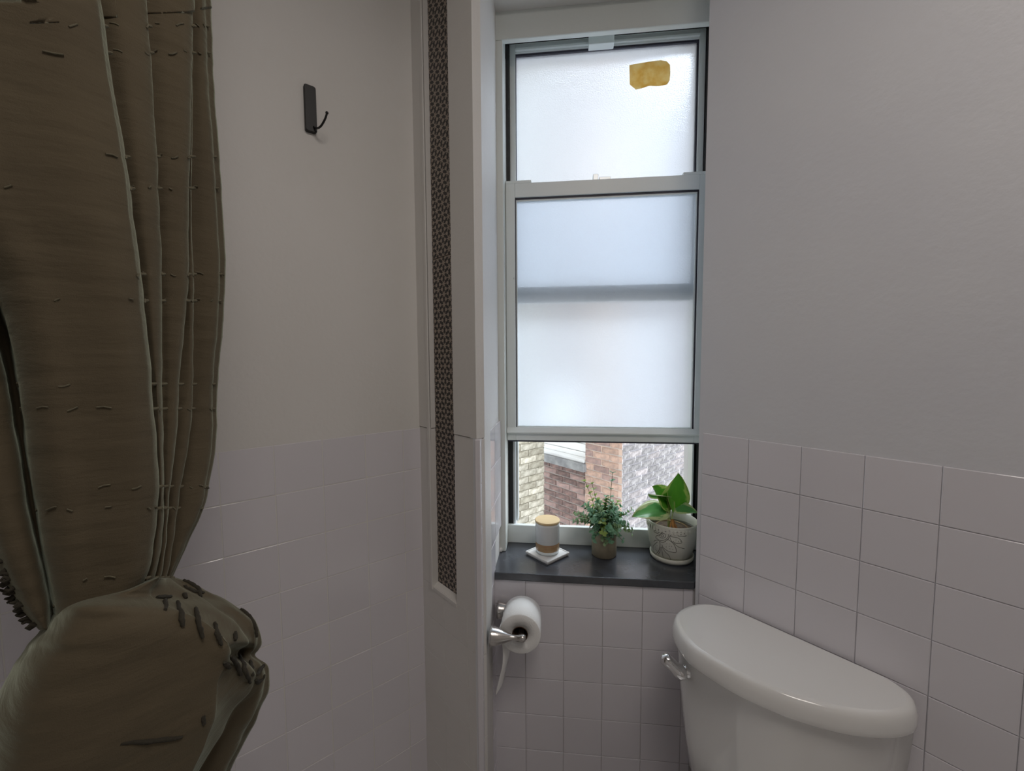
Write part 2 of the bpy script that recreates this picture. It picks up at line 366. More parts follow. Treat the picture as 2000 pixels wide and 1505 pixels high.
# frame: head, sill rail, jamb liners (black), aluminium tracks
wb('head_frame', [((-.16, 1.325, .9775), (.455, 1.40, 1.0)), ((-.16, 1.325, .968), (.455, 1.333, .98)), ((-.16, 1.352, .972), (.455, 1.40, .98))], V, bevel=.001)
wb('head_slot', [((-.158, 1.334, .9665), (.452, 1.36, .9755))], M_['black'], bevel=0)
wb('sill_rail', [((-.18, 1.335, S), (.48, 1.352, -.551)), ((-.18, 1.352, S), (.48, 1.40, -.600))], V, bevel=.002)
for x0, x1 in ((-.176, -.1475), (.4415, .47)):
    wb('jamb_liner', [((x0, 1.347, -.551), (x1, 1.385, .978))], M_['black'], bevel=0)
for x0, x1 in ((-.1475, -.142), (.4365, .442)):
    wb('jamb_liner', [((x0, 1.347, -.551), (x1, 1.385, -.27))], M_['black'], bevel=0)
for x0, x1, x2 in ((-.142, -.134, -.127), (.425, .430, .4365)):
    wb('track', [((x0, 1.350, -.551), (x1, 1.392, .175))], M_['alu'], bevel=.0006)
    wb('track', [((x1+.0005, 1.372, -.551), (x2, 1.40, .175))], V, bevel=.0006)
# upper sash
us_ = MB().box((-.147, 1.362, .170), (-.1285, 1.386, .9665)).box((.4215, 1.362, .170), (.4405, 1.386, .9665)).box((-.1285, 1.362, .940), (.4215, 1.386, .9665)).box((-.1285, 1.362, .172), (.4215, 1.386, .222)).build('upper_sash', V, win, bevel=.0015)
wb('gasket', [((-.1285, 1.366, .934), (.4215, 1.384, .9405)), ((.4165, 1.366, .222), (.4215, 1.384, .934)), ((-.1285, 1.366, .222), (-.1265, 1.384, .934))], M_['gasket'], us_, bevel=0)
wb('rail_lip', [((-.1285, 1.353, .205), (.4215, 1.362, .222)), ((-.1285, 1.355, .172), (.4215, 1.362, .196))], V, us_, bevel=.001)
wb('rail_lip', [((-.1285, 1.354, .944), (.4215, 1.362, .951))], V, us_, bevel=.001)
wb('pane', [((-.1270, 1.372, .221), (.4170, 1.376, .935))], M_['frost'], us_, bevel=0, label='frosted upper glass pane with a yellow patch')
wb('sash_stop', [((.0952, 1.333, .929), (.1702, 1.362, .9655))], V, us_, bevel=.002, label='small grey plastic stop on the top rail')
# sticker (a flat patch with torn corners)
sp = [(.2202, .8850), (.2300, .8865), (.2750, .8905), (.3120, .8925), (.3300, .8880), (.3400, .8770), (.3415, .8560), (.3400, .8330), (.3330, .8210), (.3080, .8180), (.2800, .8210), (.2560, .8150), (.2400, .8130), (.2220, .8290)]
st = MB(); st.add([(x, 1.3715, z) for x, z in sp] + [(x, 1.3705, z) for x, z in sp], [tuple(range(14)), tuple(range(14, 28))[::-1]] + [(i, (i+1) % 14, (i+1) % 14+14, i+14) for i in range(14)])
M_['sticker'] = mat('aged_yellow_film', (.85, .62, .22), .6, col2=(.95, .80, .45), nscale=40, bump=.4, bscale=120)
_t = M_['sticker'].node_tree; _b0 = _t.nodes['Principled BSDF']; _tr = nd(_t, 'ShaderNodeBsdfTranslucent'); _mx = nd(_t, 'ShaderNodeMixShader'); _mx.inputs[0].default_value = .6
_t.links.new(_b0.inputs['Base Color'].links[0].from_socket, _tr.inputs[0]); _t.links.new(_b0.outputs[0], _mx.inputs[1]); _t.links.new(_tr.outputs[0], _mx.inputs[2]); _t.links.new(_mx.outputs[0], _t.nodes['Material Output'].inputs[0])
tag(st.build('sticker', M_['sticker'], us_, recalc=True), 'aged yellow sticker stuck on the upper pane')
# lower sash (raised)
ls = MB().box((-.1565, 1.318, -.266), (-.128, 1.345, .5315)).box((.418, 1.318, -.266), (.449, 1.345, .5315)).box((-.128, 1.318, .489), (.418, 1.345, .5315)).box((-.128, 1.318, -.266), (.418, 1.345, -.2240)).build('lower_sash', V, win, bevel=.0015)
wb('rail_cap', [((-.1565, 1.3185, .5315), (-.0775, 1.344, .5395)), ((.3718, 1.3185, .5315), (.449, 1.344, .5395))], V, ls, bevel=.0008)
lf = MB(); lf.loft([[Vector((x, 1.3185, -.2240)), Vector((x, 1.309, -.238)), Vector((x, 1.309, -.2415)), Vector((x, 1.3185, -.244))] for x in (-.1565, .449)], smooth=False); lf.build('lift_rail', V, ls, recalc=True)
wb('gasket', [((-.128, 1.323, .484), (.418, 1.342, .489)), ((.4145, 1.323, -.224), (.418, 1.342, .484)), ((-.128, 1.323, -.224), (-.1255, 1.342, .484)), ((-.155, 1.32, -.2705), (.448, 1.344, -.2655))], M_['gasket'], ls, bevel=0)
wb('glazing_bead', [((-.1255, 1.325, .479), (.4145, 1.342, .484)), ((.4115, 1.325, -.22), (.4145, 1.342, .479)), ((-.1255, 1.325, -.22), (-.1225, 1.342, .479)), ((-.1255, 1.325, -.224), (.4145, 1.342, -.2205))], V, ls, bevel=.0005)
wb('pane', [((-.1230, 1.3325, -.2215), (.4120, 1.3355, .4800))], M_['frost'], ls, bevel=0, label='frosted lower glass pane')
wb('sash_lock', [((.1093, 1.322, .5315), (.1246, 1.342, .5487)), ((.1277, 1.322, .5315), (.1613, 1.342, .5395))], M_['alu'], ls, bevel=.001)
wb('screw', [((-.1335, 1.3155, .242), (-.1305, 1.3185, .247))], M_['alu'], ls, bevel=.0005)
# caulk bead
wb('caulk_bead', [((-.182, 1.262, S), (-.168, 1.345, S+.012))], M_['paper'], win, bevel=.004)
# outer block around the window keeping daylight out of the wall cavities
ob = MB().box((-1.0, 1.40, ZF), (-.14, 1.47, 1.4)).box((.435, 1.40, ZF), (1.6, 1.47, 1.4)).box((-.14, 1.40, .975), (.435, 1.47, 1.4)).box((-.14, 1.40, ZF), (.435, 1.47, -.63)).build('wall_outer', M_['grout']); tag(ob, 'outer masonry around the window opening', 'wall', kind='structure')
# ================================================================== OUTSIDE: light well walls of brick
def brick_base(name, c1, c2, mort, off):
    m, t, b = NT(name); L = t.links.new
    tc = nd(t, 'ShaderNodeTexCoord'); br = nd(t, 'ShaderNodeTexBrick'); L(tc.outputs['UV'], br.inputs[0])
    br.inputs['Color1'].default_value = (*c1, 1); br.inputs['Color2'].default_value = (*c2, 1); br.inputs['Mortar'].default_value = (*mort, 1)
    br.inputs['Scale'].default_value = 1; br.inputs['Brick Width'].default_value = .21; br.inputs['Row Height'].default_value = .068; br.inputs['Mortar Size'].default_value = .006
    L(br.outputs[0], b.inputs['Base Color']); b.inputs['Roughness'].default_value = .9; return m
def brick_variants(name, mats, L_, H, proud, rough):
    out = []
    for k in range(5):
        for mt in mats:
            a, b = L_/2, H/2; j = lambda s=rough: random.uniform(-s, s)
            v = [(-a, -b, -.01), (a, -b, -.01), (a, b, -.01), (-a, b, -.01)]
            v += [(-a+j(.004), -b+j(.003), proud*.5), (0+j(), -b+j(.004), proud*.5), (a+j(.004), -b+j(.003), proud*.5), (a+j(.004), b+j(.003), proud*.5), (0+j(), b+j(.004), proud*.5), (-a+j(.004), b+j(.003), proud*.5)]
            v += [(-a+.02+j(), -b+.012, proud+j()*.6), (j(), -b+.012+j(.003), proud+j()*.8), (a-.02+j(), -b+.012, proud+j()*.6), (a-.02+j(), b-.012, proud+j()*.6), (j(), b-.012+j(.003), proud+j()*.8), (-a+.02+j(), b-.012, proud+j()*.6)]
            f = [(0,1,6,5,4), (1,2,7,6), (2,3,9,8,7), (3,0,4,9), (4,5,11,10), (5,6,12,11), (6,7,13,12), (7,8,14,13), (8,9,15,14), (9,4,10,15), (10,11,14,15), (11,12,13,14)]
            me = bpy.data.meshes.new('brick'); me.from_pydata(v, [], f); me.update(); me.materials.append(mt); out.append(me)
    return out
def brick_wall(name, label, O, u, n, ulen, mats, basemat, rng_u, rng_z, pitch=.068, blen=.21, proud=.012, rough=.006, skip=None, gap=.010):
    u = Vector(u); n = Vector(n); O = Vector(O)
    h0, h1 = -4.0, 3.2
    me = bpy.data.meshes.new('masonry'); P0 = O; P1 = O+u*ulen; th = n*-.25
    vs_ = [P0+Vector((0,0,h0)), P1+Vector((0,0,h0)), P1+Vector((0,0,h1)), P0+Vector((0,0,h1))]; vs_ += [p+th for p in vs_]
    root = bpy.data.objects.new(name, me)
    me.from_pydata([tuple(p-O) for p in vs_], [], [(0,1,2,3), (7,6,5,4), (0,4,5,1), (1,5,6,2), (2,6,7,3), (3,7,4,0)]); me.update(); me.materials.append(basemat)
    uv = me.uv_layers.new(name='UV')
    for poly in me.polygons:
        for li in poly.loop_indices:
            c = Vector(me.vertices[me.loops[li].vertex_index].co); uv.data[li].uv = (c.dot(u), c.z)
    root.location = O; link(root); tag(root, label, 'wall', kind='structure')
    vr = brick_variants(name, mats, blen-gap, pitch-gap, proud, rough)
    r = 0; z = rng_z[0]
    while z < rng_z[1]:
        x = rng_u[0] + (0 if r % 2 else -blen/2)
        while x < rng_u[1]:
            x0 = max(x, 0.0); x1 = min(x+blen, ulen, rng_u[1] if skip is None else 99)
            if x1-x0 > .04 and not (skip and skip(x, z)):
                o = bpy.data.objects.new('brick', random.choice(vr)); link(o, root)
                M = frame_m(u*((x0+x1)/2)+Vector((0, 0, z+pitch/2)), u, (0, 0, 1), n)
                o.matrix_local = M @ Matrix.Diagonal(((x1-x0)/blen, 1, 1, 1)) @ Matrix.Rotation(random.uniform(-.012, .012), 4, 'Z')
            x += blen
        z += pitch; r += 1
    return root
def bm_(n, c, c2): return mat(n, c, .9, col2=c2, nscale=30, detail=8, bump=1.0, bscale=60, objrand=.18)
K = Vector((.70, 4.10, 0)); J = K - DR*1.10; J2 = Vector((-.13, 4.35, 0))
tan1, tan2 = bm_('cream_brick', (.50, .465, .37), (.32, .29, .22)), bm_('cream_brick_pale', (.64, .60, .50), (.40, .37, .29))
gy1, gy2 = bm_('grey_brick', (.37, .345, .335), (.20, .185, .18)), bm_('lilac_brick', (.46, .41, .40), (.28, .25, .24))
rd1, rd2, rd3 = bm_('brown_brick', (.24, .15, .125), (.13, .09, .08)), bm_('salmon_brick', (.50, .33, .25), (.36, .25, .20)), bm_('rose_brick', (.38, .25, .21), (.28, .20, .18))
# left-hand wall: starts near the window, ends in the inner corner J
wa = brick_wall('brick_wall', 'cream brick wall seen at the left of the open window gap', J2-DL*2.6, DL, DR, 2.6, [tan1, tan2], brick_base('cream_masonry', (.44, .41, .33), (.36, .33, .26), (.12, .11, .08), 0), (1.75, 2.6), (-2.3, -.70), proud=.014, gap=.008)
# middle wall J -> K (recessed part under a stone ledge, then a pier)
def skm(x, z): return False
wm = brick_wall('brick_wall', 'dark brown brick wall under the stone window ledge outside', J-DR*.4, DR, -DL, 1.10, [rd1, rd1, rd3], brick_base('brown_masonry', (.28, .20, .17), (.22, .16, .14), (.30, .27, .24), 0), (.2, 1.10), (-2.45, -1.20), proud=.010, gap=.012)
wp = brick_wall('brick_wall', 'salmon brick pier right of the stone window ledge outside', J+DR*.645-DL*.11, DR, -DL, .457, [rd2, rd3, rd2], brick_base('salmon_masonry', (.60, .44, .35), (.52, .38, .31), (.48, .43, .39), 0), (0, .457), (-2.25, -.72), proud=.010, gap=.014)
wg = brick_wall('brick_wall', 'grey brick wall with rough white mortar at the right of the gap', K-DL*.108+DR*.005, DL, DR, 3.2, [gy1, gy2, gy1], brick_base('grey_masonry', (.33, .31, .32), (.28, .26, .27), (.62, .60, .60), 0), (0, 1.9), (-2.35, -.72), proud=.007, rough=.006, gap=.015)
# stone ledge with the window boards above it
M_['stone'] = mat('weathered_stone', (.20, .20, .20), .9, col2=(.34, .34, .33), nscale=9, bump=.8, bscale=20)
M_['stonetop'] = mat('pale_stone', (.70, .70, .68), .8, bump=.4, bscale=20)
M_['board'] = mat('white_boards', (.82, .82, .80), .7, bump=.2, bscale=10)
lg = wm
def led_box(a, b, c, d, z0, z1, name, mtl, bevel=.01):   # a..b along DR, c..d out from the wall
    q = [J+DR*a-DL*c, J+DR*b-DL*c, J+DR*b-DL*d, J+DR*a-DL*d]
    return MB().prism([xy(p) for p in q], z0, z1).build(name, mtl, lg, bevel=bevel)
led_box(-.2, .665, -.0, .16, -1.195, -1.110, 'stone_ledge', M_['stone'])
led_box(-.2, .640, -.0, .130, -1.110, -1.070, 'ledge_top', M_['stonetop'])
led_box(-.2, .640, -.05, .045, -1.070, -1.020, 'board', M_['board'], .006)
led_box(-.2, .640, -.05, .030, -1.015, -.935, 'board', M_['board'], .006)
led_box(-.2, .640, -.05, .020, -.930, -.30, 'board', M_['board'], .006)
# ------------------------------------------------------------------ shape tables (metres)
POTL = [[[-2.606,-0.5179],[-2.358,-0.5077],[-2.303,-0.5102],[-2.416,-0.5204],[-2.606,-0.5198]],[[-2.519,-0.5364],[-2.477,-0.5295],[-2.303,-0.5214],[-2.199,-0.5117],[-2.053,-0.507],[-1.958,-0.513],[-1.98,-0.5226],[-2.075,-0.5317],[-2.257,-0.5394],[-2.398,-0.539],[-2.519,-0.5364]],[[-2.359,-0.5284],[-2.251,-0.5165],[-2.1,-0.5153],[-2.075,-0.5242],[-2.199,-0.5303],[-2.332,-0.5305]],[[-2.277,-0.5246],[-2.199,-0.5191],[-2.149,-0.5228],[-2.212,-0.5269],[-2.264,-0.5258]],[[-1.959,-0.5037],[-1.821,-0.5038],[-1.842,-0.5133],[-1.933,-0.5201],[-1.978,-0.53],[-2.102,-0.5381]],[[-2.655,-0.5519],[-2.497,-0.5436],[-2.373,-0.5423],[-2.208,-0.5442],[-2.077,-0.5376]],[[-1.774,-0.5108],[-1.638,-0.5043],[-1.448,-0.5048],[-1.345,-0.5088],[-1.493,-0.5113],[-1.61,-0.5152],[-1.34,-0.5171],[-1.261,-0.5148]],[[-1.91,-0.5197],[-1.771,-0.52],[-1.608,-0.5217],[-1.485,-0.5279],[-1.438,-0.5366],[-1.574,-0.5377],[-1.718,-0.5376],[-1.837,-0.5339],[-1.909,-0.5216]],[[-2.05,-0.5294],[-1.908,-0.5329],[-1.764,-0.5409],[-1.658,-0.5558],[-1.647,-0.5672],[-1.802,-0.5685],[-2.01,-0.5662],[-2.19,-0.5594],[-2.239,-0.5508]],[[-1.741,-0.5388],[-1.64,-0.5459],[-1.511,-0.5513],[-1.289,-0.5558]],[[-2.346,-0.5445],[-2.325,-0.5528],[-2.386,-0.5684],[-2.504,-0.5818],[-2.835,-0.598],[-2.942,-0.5918],[-2.815,-0.5744],[-2.591,-0.5579],[-2.44,-0.5479]],[[-2.259,-0.559],[-2.26,-0.5736],[-2.254,-0.5904],[-2.272,-0.6094]],[[-2.245,-0.5587],[-2.123,-0.5706],[-1.964,-0.5804],[-1.88,-0.5927],[-1.831,-0.6051]],[[-2.303,-0.56],[-2.385,-0.5787],[-2.557,-0.5916]]]
POTD = [[-1.59,-0.5078],[-1.397,-0.5077],[-1.767,-0.5331],[-1.675,-0.5286],[-1.579,-0.5319],[-1.482,-0.5317],[-2.029,-0.5445],[-1.907,-0.5426],[-2.056,-0.5548],[-1.93,-0.5508],[-1.833,-0.5495],[-1.905,-0.5583],[-1.781,-0.5587],[-2.595,-0.568],[-2.493,-0.561],[-2.644,-0.5775],[-2.571,-0.5795]]
CUR_UP = [[[-0.6179,0.3382,0.3516],[-0.5836,0.3246,0.3365],[-0.5733,0.3258,0.3366],[-0.5826,0.3366,0.3467],[-0.6152,0.3568,0.3673],[-0.6174,0.362,0.372],[-0.5774,0.3395,0.3488],[-0.5521,0.3262,0.3348],[-0.52,0.3284,0.3335],[-0.5009,0.3432,0.3444],[-0.4913,0.3499,0.3493],[-0.4652,0.3683,0.3627],[-0.4559,0.3901,0.3805],[-0.4594,0.3984,0.388],[-0.4679,0.4084,0.3974],[-0.4775,0.4141,0.4033],[-0.4876,0.4223,0.4113],[-0.4724,0.4294,0.416],[-0.4648,0.4461,0.4296],[-0.466,0.4586,0.4405],[-0.4743,0.4642,0.4462],[-0.4812,0.4716,0.4532],[-0.4672,0.4819,0.4607],[-0.4541,0.4989,0.4741],[-0.4537,0.5132,0.4864],[-0.4631,0.5207,0.4937],[-0.4699,0.5282,0.5009],[-0.4665,0.5275,0.4999],[-0.4708,0.5333,0.5054],[-0.4819,0.5418,0.5138],[-0.4893,0.5517,0.523],[-0.4829,0.5561,0.5262],[-0.4822,0.5601,0.5295],[-0.4869,0.57,0.5385],[-0.5014,0.576,0.5451],[-0.6184,0.469,0.4643],[-0.6608,0.3649,0.3788]],
[[-0.619,0.3369,0.3246],[-0.5846,0.3234,0.3106],[-0.5743,0.3246,0.3107],[-0.5836,0.3354,0.3201],[-0.6164,0.3555,0.3391],[-0.6185,0.3607,0.3435],[-0.5785,0.3383,0.322],[-0.5531,0.325,0.3091],[-0.5208,0.3275,0.3081],[-0.5014,0.3427,0.3185],[-0.4916,0.3495,0.3231],[-0.465,0.3686,0.3358],[-0.4553,0.3908,0.3527],[-0.4587,0.3992,0.3597],[-0.4672,0.4092,0.3684],[-0.4768,0.4149,0.3739],[-0.4868,0.4232,0.3813],[-0.4718,0.4301,0.3855],[-0.4643,0.4466,0.398],[-0.4656,0.459,0.408],[-0.4739,0.4647,0.4132],[-0.4808,0.472,0.4197],[-0.4673,0.4818,0.4263],[-0.4549,0.498,0.438],[-0.4548,0.5119,0.4492],[-0.4643,0.5193,0.4559],[-0.471,0.5269,0.4625],[-0.4677,0.5261,0.4617],[-0.4719,0.532,0.4667],[-0.4831,0.5404,0.4744],[-0.4905,0.5503,0.483],[-0.4838,0.5551,0.4862],[-0.4827,0.5595,0.4896],[-0.4873,0.5694,0.4979],[-0.5019,0.5755,0.5041],[-0.6194,0.4678,0.4289],[-0.662,0.3635,0.3497]],
[[-0.6206,0.335,0.2839],[-0.5862,0.3215,0.2717],[-0.5759,0.3228,0.2718],[-0.5852,0.3335,0.28],[-0.618,0.3535,0.2966],[-0.6202,0.3587,0.3004],[-0.5801,0.3364,0.2816],[-0.5546,0.3232,0.2703],[-0.5218,0.3263,0.2698],[-0.5018,0.3421,0.2793],[-0.4917,0.3494,0.2836],[-0.4642,0.3694,0.2954],[-0.4537,0.3927,0.3108],[-0.457,0.4011,0.317],[-0.4655,0.4112,0.3247],[-0.475,0.417,0.3295],[-0.4851,0.4253,0.3361],[-0.4704,0.4317,0.3394],[-0.4636,0.4475,0.3499],[-0.4652,0.4595,0.3584],[-0.4735,0.4652,0.363],[-0.4804,0.4726,0.3687],[-0.4677,0.4814,0.3739],[-0.4563,0.4962,0.3834],[-0.4569,0.5095,0.3927],[-0.4663,0.5169,0.3986],[-0.4731,0.5244,0.4044],[-0.4698,0.5237,0.4036],[-0.474,0.5295,0.408],[-0.4853,0.5379,0.4148],[-0.4926,0.5477,0.4223],[-0.485,0.5536,0.4258],[-0.483,0.5592,0.4295],[-0.4876,0.5691,0.4368],[-0.5022,0.5751,0.4422],[-0.6208,0.4662,0.3755],[-0.6637,0.3615,0.3058]],
[[-0.6223,0.3331,0.2429],[-0.5877,0.3197,0.2325],[-0.5774,0.321,0.2326],[-0.5868,0.3316,0.2396],[-0.6197,0.3515,0.2538],[-0.6219,0.3567,0.2571],[-0.5817,0.3346,0.241],[-0.5561,0.3214,0.2313],[-0.5227,0.3252,0.2313],[-0.502,0.3419,0.2399],[-0.4916,0.3496,0.2437],[-0.4629,0.3709,0.2546],[-0.4513,0.3955,0.2685],[-0.4545,0.404,0.2738],[-0.463,0.4142,0.2805],[-0.4725,0.42,0.2846],[-0.4825,0.4283,0.2903],[-0.4686,0.4339,0.2927],[-0.4627,0.4485,0.301],[-0.4648,0.46,0.3081],[-0.4731,0.4657,0.312],[-0.4799,0.4731,0.3169],[-0.468,0.4809,0.3208],[-0.4578,0.4945,0.3283],[-0.4589,0.5071,0.3359],[-0.4684,0.5145,0.341],[-0.4752,0.5219,0.3459],[-0.4716,0.5215,0.3454],[-0.4758,0.5274,0.3492],[-0.4871,0.5358,0.355],[-0.4945,0.5456,0.3614],[-0.4861,0.5524,0.3649],[-0.4833,0.5588,0.3686],[-0.4879,0.5688,0.3749],[-0.5026,0.5747,0.3794],[-0.6222,0.4645,0.3217],[-0.6655,0.3594,0.2617]],
[[-0.6254,0.3294,0.165],[-0.5897,0.3173,0.1584],[-0.578,0.3203,0.159],[-0.5863,0.3322,0.1642],[-0.6192,0.3521,0.174],[-0.6194,0.3597,0.1771],[-0.5793,0.3373,0.166],[-0.5538,0.3241,0.1593],[-0.5202,0.3281,0.1593],[-0.4991,0.3453,0.1653],[-0.4885,0.3532,0.168],[-0.4594,0.3752,0.1755],[-0.4472,0.4004,0.1852],[-0.4503,0.409,0.1889],[-0.4586,0.4194,0.1935],[-0.4681,0.4252,0.1963],[-0.478,0.4336,0.2002],[-0.4657,0.4373,0.2011],[-0.4621,0.4493,0.2058],[-0.4652,0.4595,0.2102],[-0.4736,0.4651,0.2129],[-0.4804,0.4725,0.2162],[-0.4698,0.4788,0.2183],[-0.4615,0.4902,0.2225],[-0.4635,0.5017,0.2273],[-0.4731,0.5089,0.2307],[-0.48,0.5163,0.234],[-0.4756,0.5168,0.234],[-0.4795,0.523,0.2367],[-0.4909,0.5313,0.2407],[-0.4983,0.541,0.245],[-0.4875,0.5507,0.2484],[-0.4821,0.5602,0.252],[-0.4867,0.5702,0.2563],[-0.5014,0.576,0.2594],[-0.6243,0.4621,0.2191],[-0.6689,0.3554,0.1778]],
[[-0.6262,0.3284,0.1237],[-0.5882,0.3191,0.1194],[-0.5733,0.3259,0.1209],[-0.5788,0.341,0.1257],[-0.6112,0.3615,0.1332],[-0.6091,0.3718,0.1362],[-0.5696,0.3487,0.1277],[-0.5445,0.335,0.1226],[-0.5123,0.3375,0.1221],[-0.4927,0.3529,0.1261],[-0.4828,0.3599,0.1278],[-0.4558,0.3794,0.1327],[-0.4459,0.4018,0.1391],[-0.449,0.4106,0.1419],[-0.4572,0.421,0.1454],[-0.4667,0.4268,0.1475],[-0.4766,0.4353,0.1505],[-0.4649,0.4382,0.1509],[-0.4622,0.4492,0.1541],[-0.4657,0.459,0.1572],[-0.474,0.4645,0.1593],[-0.4809,0.4719,0.1618],[-0.4708,0.4776,0.1631],[-0.4632,0.4881,0.166],[-0.4656,0.4992,0.1695],[-0.4752,0.5064,0.172],[-0.4821,0.5138,0.1745],[-0.4775,0.5145,0.1746],[-0.4813,0.5209,0.1766],[-0.4927,0.5291,0.1796],[-0.5002,0.5388,0.1828],[-0.4884,0.5496,0.1857],[-0.482,0.5603,0.1886],[-0.4866,0.5703,0.1919],[-0.5014,0.5761,0.1942],[-0.6249,0.4614,0.1641],[-0.6697,0.3544,0.1333]],
[[-0.6268,0.3277,0.0867],[-0.587,0.3206,0.0841],[-0.5695,0.3304,0.0856],[-0.5726,0.3483,0.0895],[-0.6047,0.3692,0.0948],[-0.5979,0.385,0.0979],[-0.5591,0.3611,0.0918],[-0.5344,0.347,0.0881],[-0.5037,0.3476,0.0874],[-0.4856,0.3613,0.0897],[-0.4765,0.3674,0.0908],[-0.4518,0.3841,0.0936],[-0.4442,0.4039,0.0975],[-0.4472,0.4127,0.0995],[-0.4554,0.4231,0.1019],[-0.4649,0.429,0.1034],[-0.4747,0.4375,0.1055],[-0.4639,0.4394,0.1056],[-0.4622,0.4491,0.1076],[-0.4663,0.4583,0.1096],[-0.4746,0.4638,0.111],[-0.4815,0.4712,0.1127],[-0.4719,0.4764,0.1136],[-0.4648,0.4862,0.1154],[-0.4675,0.497,0.1178],[-0.4772,0.5042,0.1196],[-0.4841,0.5115,0.1213],[-0.4788,0.5131,0.1215],[-0.4822,0.5198,0.123],[-0.4936,0.528,0.125],[-0.5012,0.5377,0.1273],[-0.4891,0.5488,0.1293],[-0.4825,0.5597,0.1314],[-0.4871,0.5697,0.1336],[-0.5019,0.5755,0.1353],[-0.6256,0.4606,0.1146],[-0.6704,0.3536,0.0934]],
[[-0.6238,0.3312,0.0307],[-0.5818,0.3267,0.0298],[-0.5608,0.3406,0.0305],[-0.5608,0.3623,0.032],[-0.5921,0.3841,0.0339],[-0.5902,0.394,0.0345],[-0.5519,0.3697,0.0324],[-0.5274,0.3552,0.031],[-0.4979,0.3545,0.0306],[-0.4808,0.3669,0.0312],[-0.4722,0.3724,0.0315],[-0.4491,0.3872,0.0322],[-0.4431,0.4051,0.0333],[-0.4461,0.414,0.034],[-0.4542,0.4245,0.0348],[-0.4637,0.4304,0.0353],[-0.4735,0.4389,0.036],[-0.4636,0.4397,0.0359],[-0.4633,0.4479,0.0365],[-0.4679,0.4563,0.0371],[-0.4763,0.4618,0.0376],[-0.4832,0.4692,0.0382],[-0.4744,0.4734,0.0384],[-0.4686,0.4818,0.0388],[-0.4719,0.4918,0.0396],[-0.4816,0.4989,0.0402],[-0.4886,0.5061,0.0408],[-0.4813,0.5101,0.0409],[-0.484,0.5178,0.0415],[-0.4954,0.5259,0.0422],[-0.503,0.5356,0.0429],[-0.492,0.5454,0.0435],[-0.4866,0.5549,0.044],[-0.4913,0.5648,0.0448],[-0.5061,0.5705,0.0454],[-0.6246,0.4617,0.0395],[-0.6671,0.3575,0.033]],
[[-0.6173,0.3365,-0.0226],[-0.5762,0.3318,-0.0222],[-0.5557,0.3453,-0.0231],[-0.5556,0.3667,-0.0245],[-0.586,0.3885,-0.0259],[-0.5855,0.3967,-0.0265],[-0.5481,0.3725,-0.0249],[-0.5241,0.3582,-0.0239],[-0.4953,0.3573,-0.0238],[-0.4786,0.3694,-0.0246],[-0.4702,0.3747,-0.0249],[-0.4477,0.3891,-0.0258],[-0.4422,0.4063,-0.027],[-0.4449,0.4152,-0.0276],[-0.4529,0.4255,-0.0282],[-0.4622,0.4313,-0.0286],[-0.4718,0.4396,-0.0292],[-0.4629,0.4395,-0.0292],[-0.4636,0.4462,-0.0296],[-0.4687,0.4539,-0.0301],[-0.4771,0.4593,-0.0305],[-0.4838,0.4665,-0.0309],[-0.4764,0.4691,-0.0311],[-0.4724,0.4754,-0.0315],[-0.4764,0.4843,-0.0321],[-0.4861,0.4911,-0.0326],[-0.493,0.4982,-0.033],[-0.4836,0.5046,-0.0334],[-0.4853,0.5133,-0.034],[-0.4966,0.5212,-0.0345],[-0.5041,0.5307,-0.0352],[-0.4947,0.5387,-0.0357],[-0.4909,0.5462,-0.0362],[-0.4955,0.5559,-0.0368],[-0.5102,0.5614,-0.0372],[-0.6202,0.462,-0.0308],[-0.6593,0.3628,-0.0243]],
[[-0.6002,0.3429,-0.0781],[-0.5644,0.3372,-0.0764],[-0.5472,0.3479,-0.0783],[-0.5482,0.3659,-0.0819],[-0.5754,0.3857,-0.0863],[-0.5758,0.392,-0.0876],[-0.5421,0.3703,-0.0827],[-0.5205,0.3576,-0.0798],[-0.4937,0.3578,-0.0795],[-0.4776,0.37,-0.0817],[-0.4695,0.3754,-0.0826],[-0.4478,0.39,-0.0853],[-0.442,0.4065,-0.0885],[-0.4441,0.4149,-0.0902],[-0.4511,0.4244,-0.0922],[-0.4596,0.4294,-0.0933],[-0.4683,0.4369,-0.095],[-0.4606,0.4364,-0.0948],[-0.4619,0.4417,-0.0959],[-0.4668,0.4482,-0.0972],[-0.4745,0.4528,-0.0983],[-0.4805,0.4593,-0.0997],[-0.4744,0.4611,-0.0999],[-0.4717,0.4657,-0.1008],[-0.4758,0.4731,-0.1024],[-0.4846,0.4791,-0.1037],[-0.4909,0.4853,-0.1051],[-0.4824,0.4913,-0.1061],[-0.4839,0.499,-0.1077],[-0.4943,0.5059,-0.1093],[-0.5011,0.5143,-0.1111],[-0.4906,0.5239,-0.1128],[-0.4853,0.5329,-0.1146],[-0.4893,0.5418,-0.1164],[-0.503,0.5462,-0.1175],[-0.6006,0.4584,-0.1013],[-0.6371,0.3676,-0.0836]],
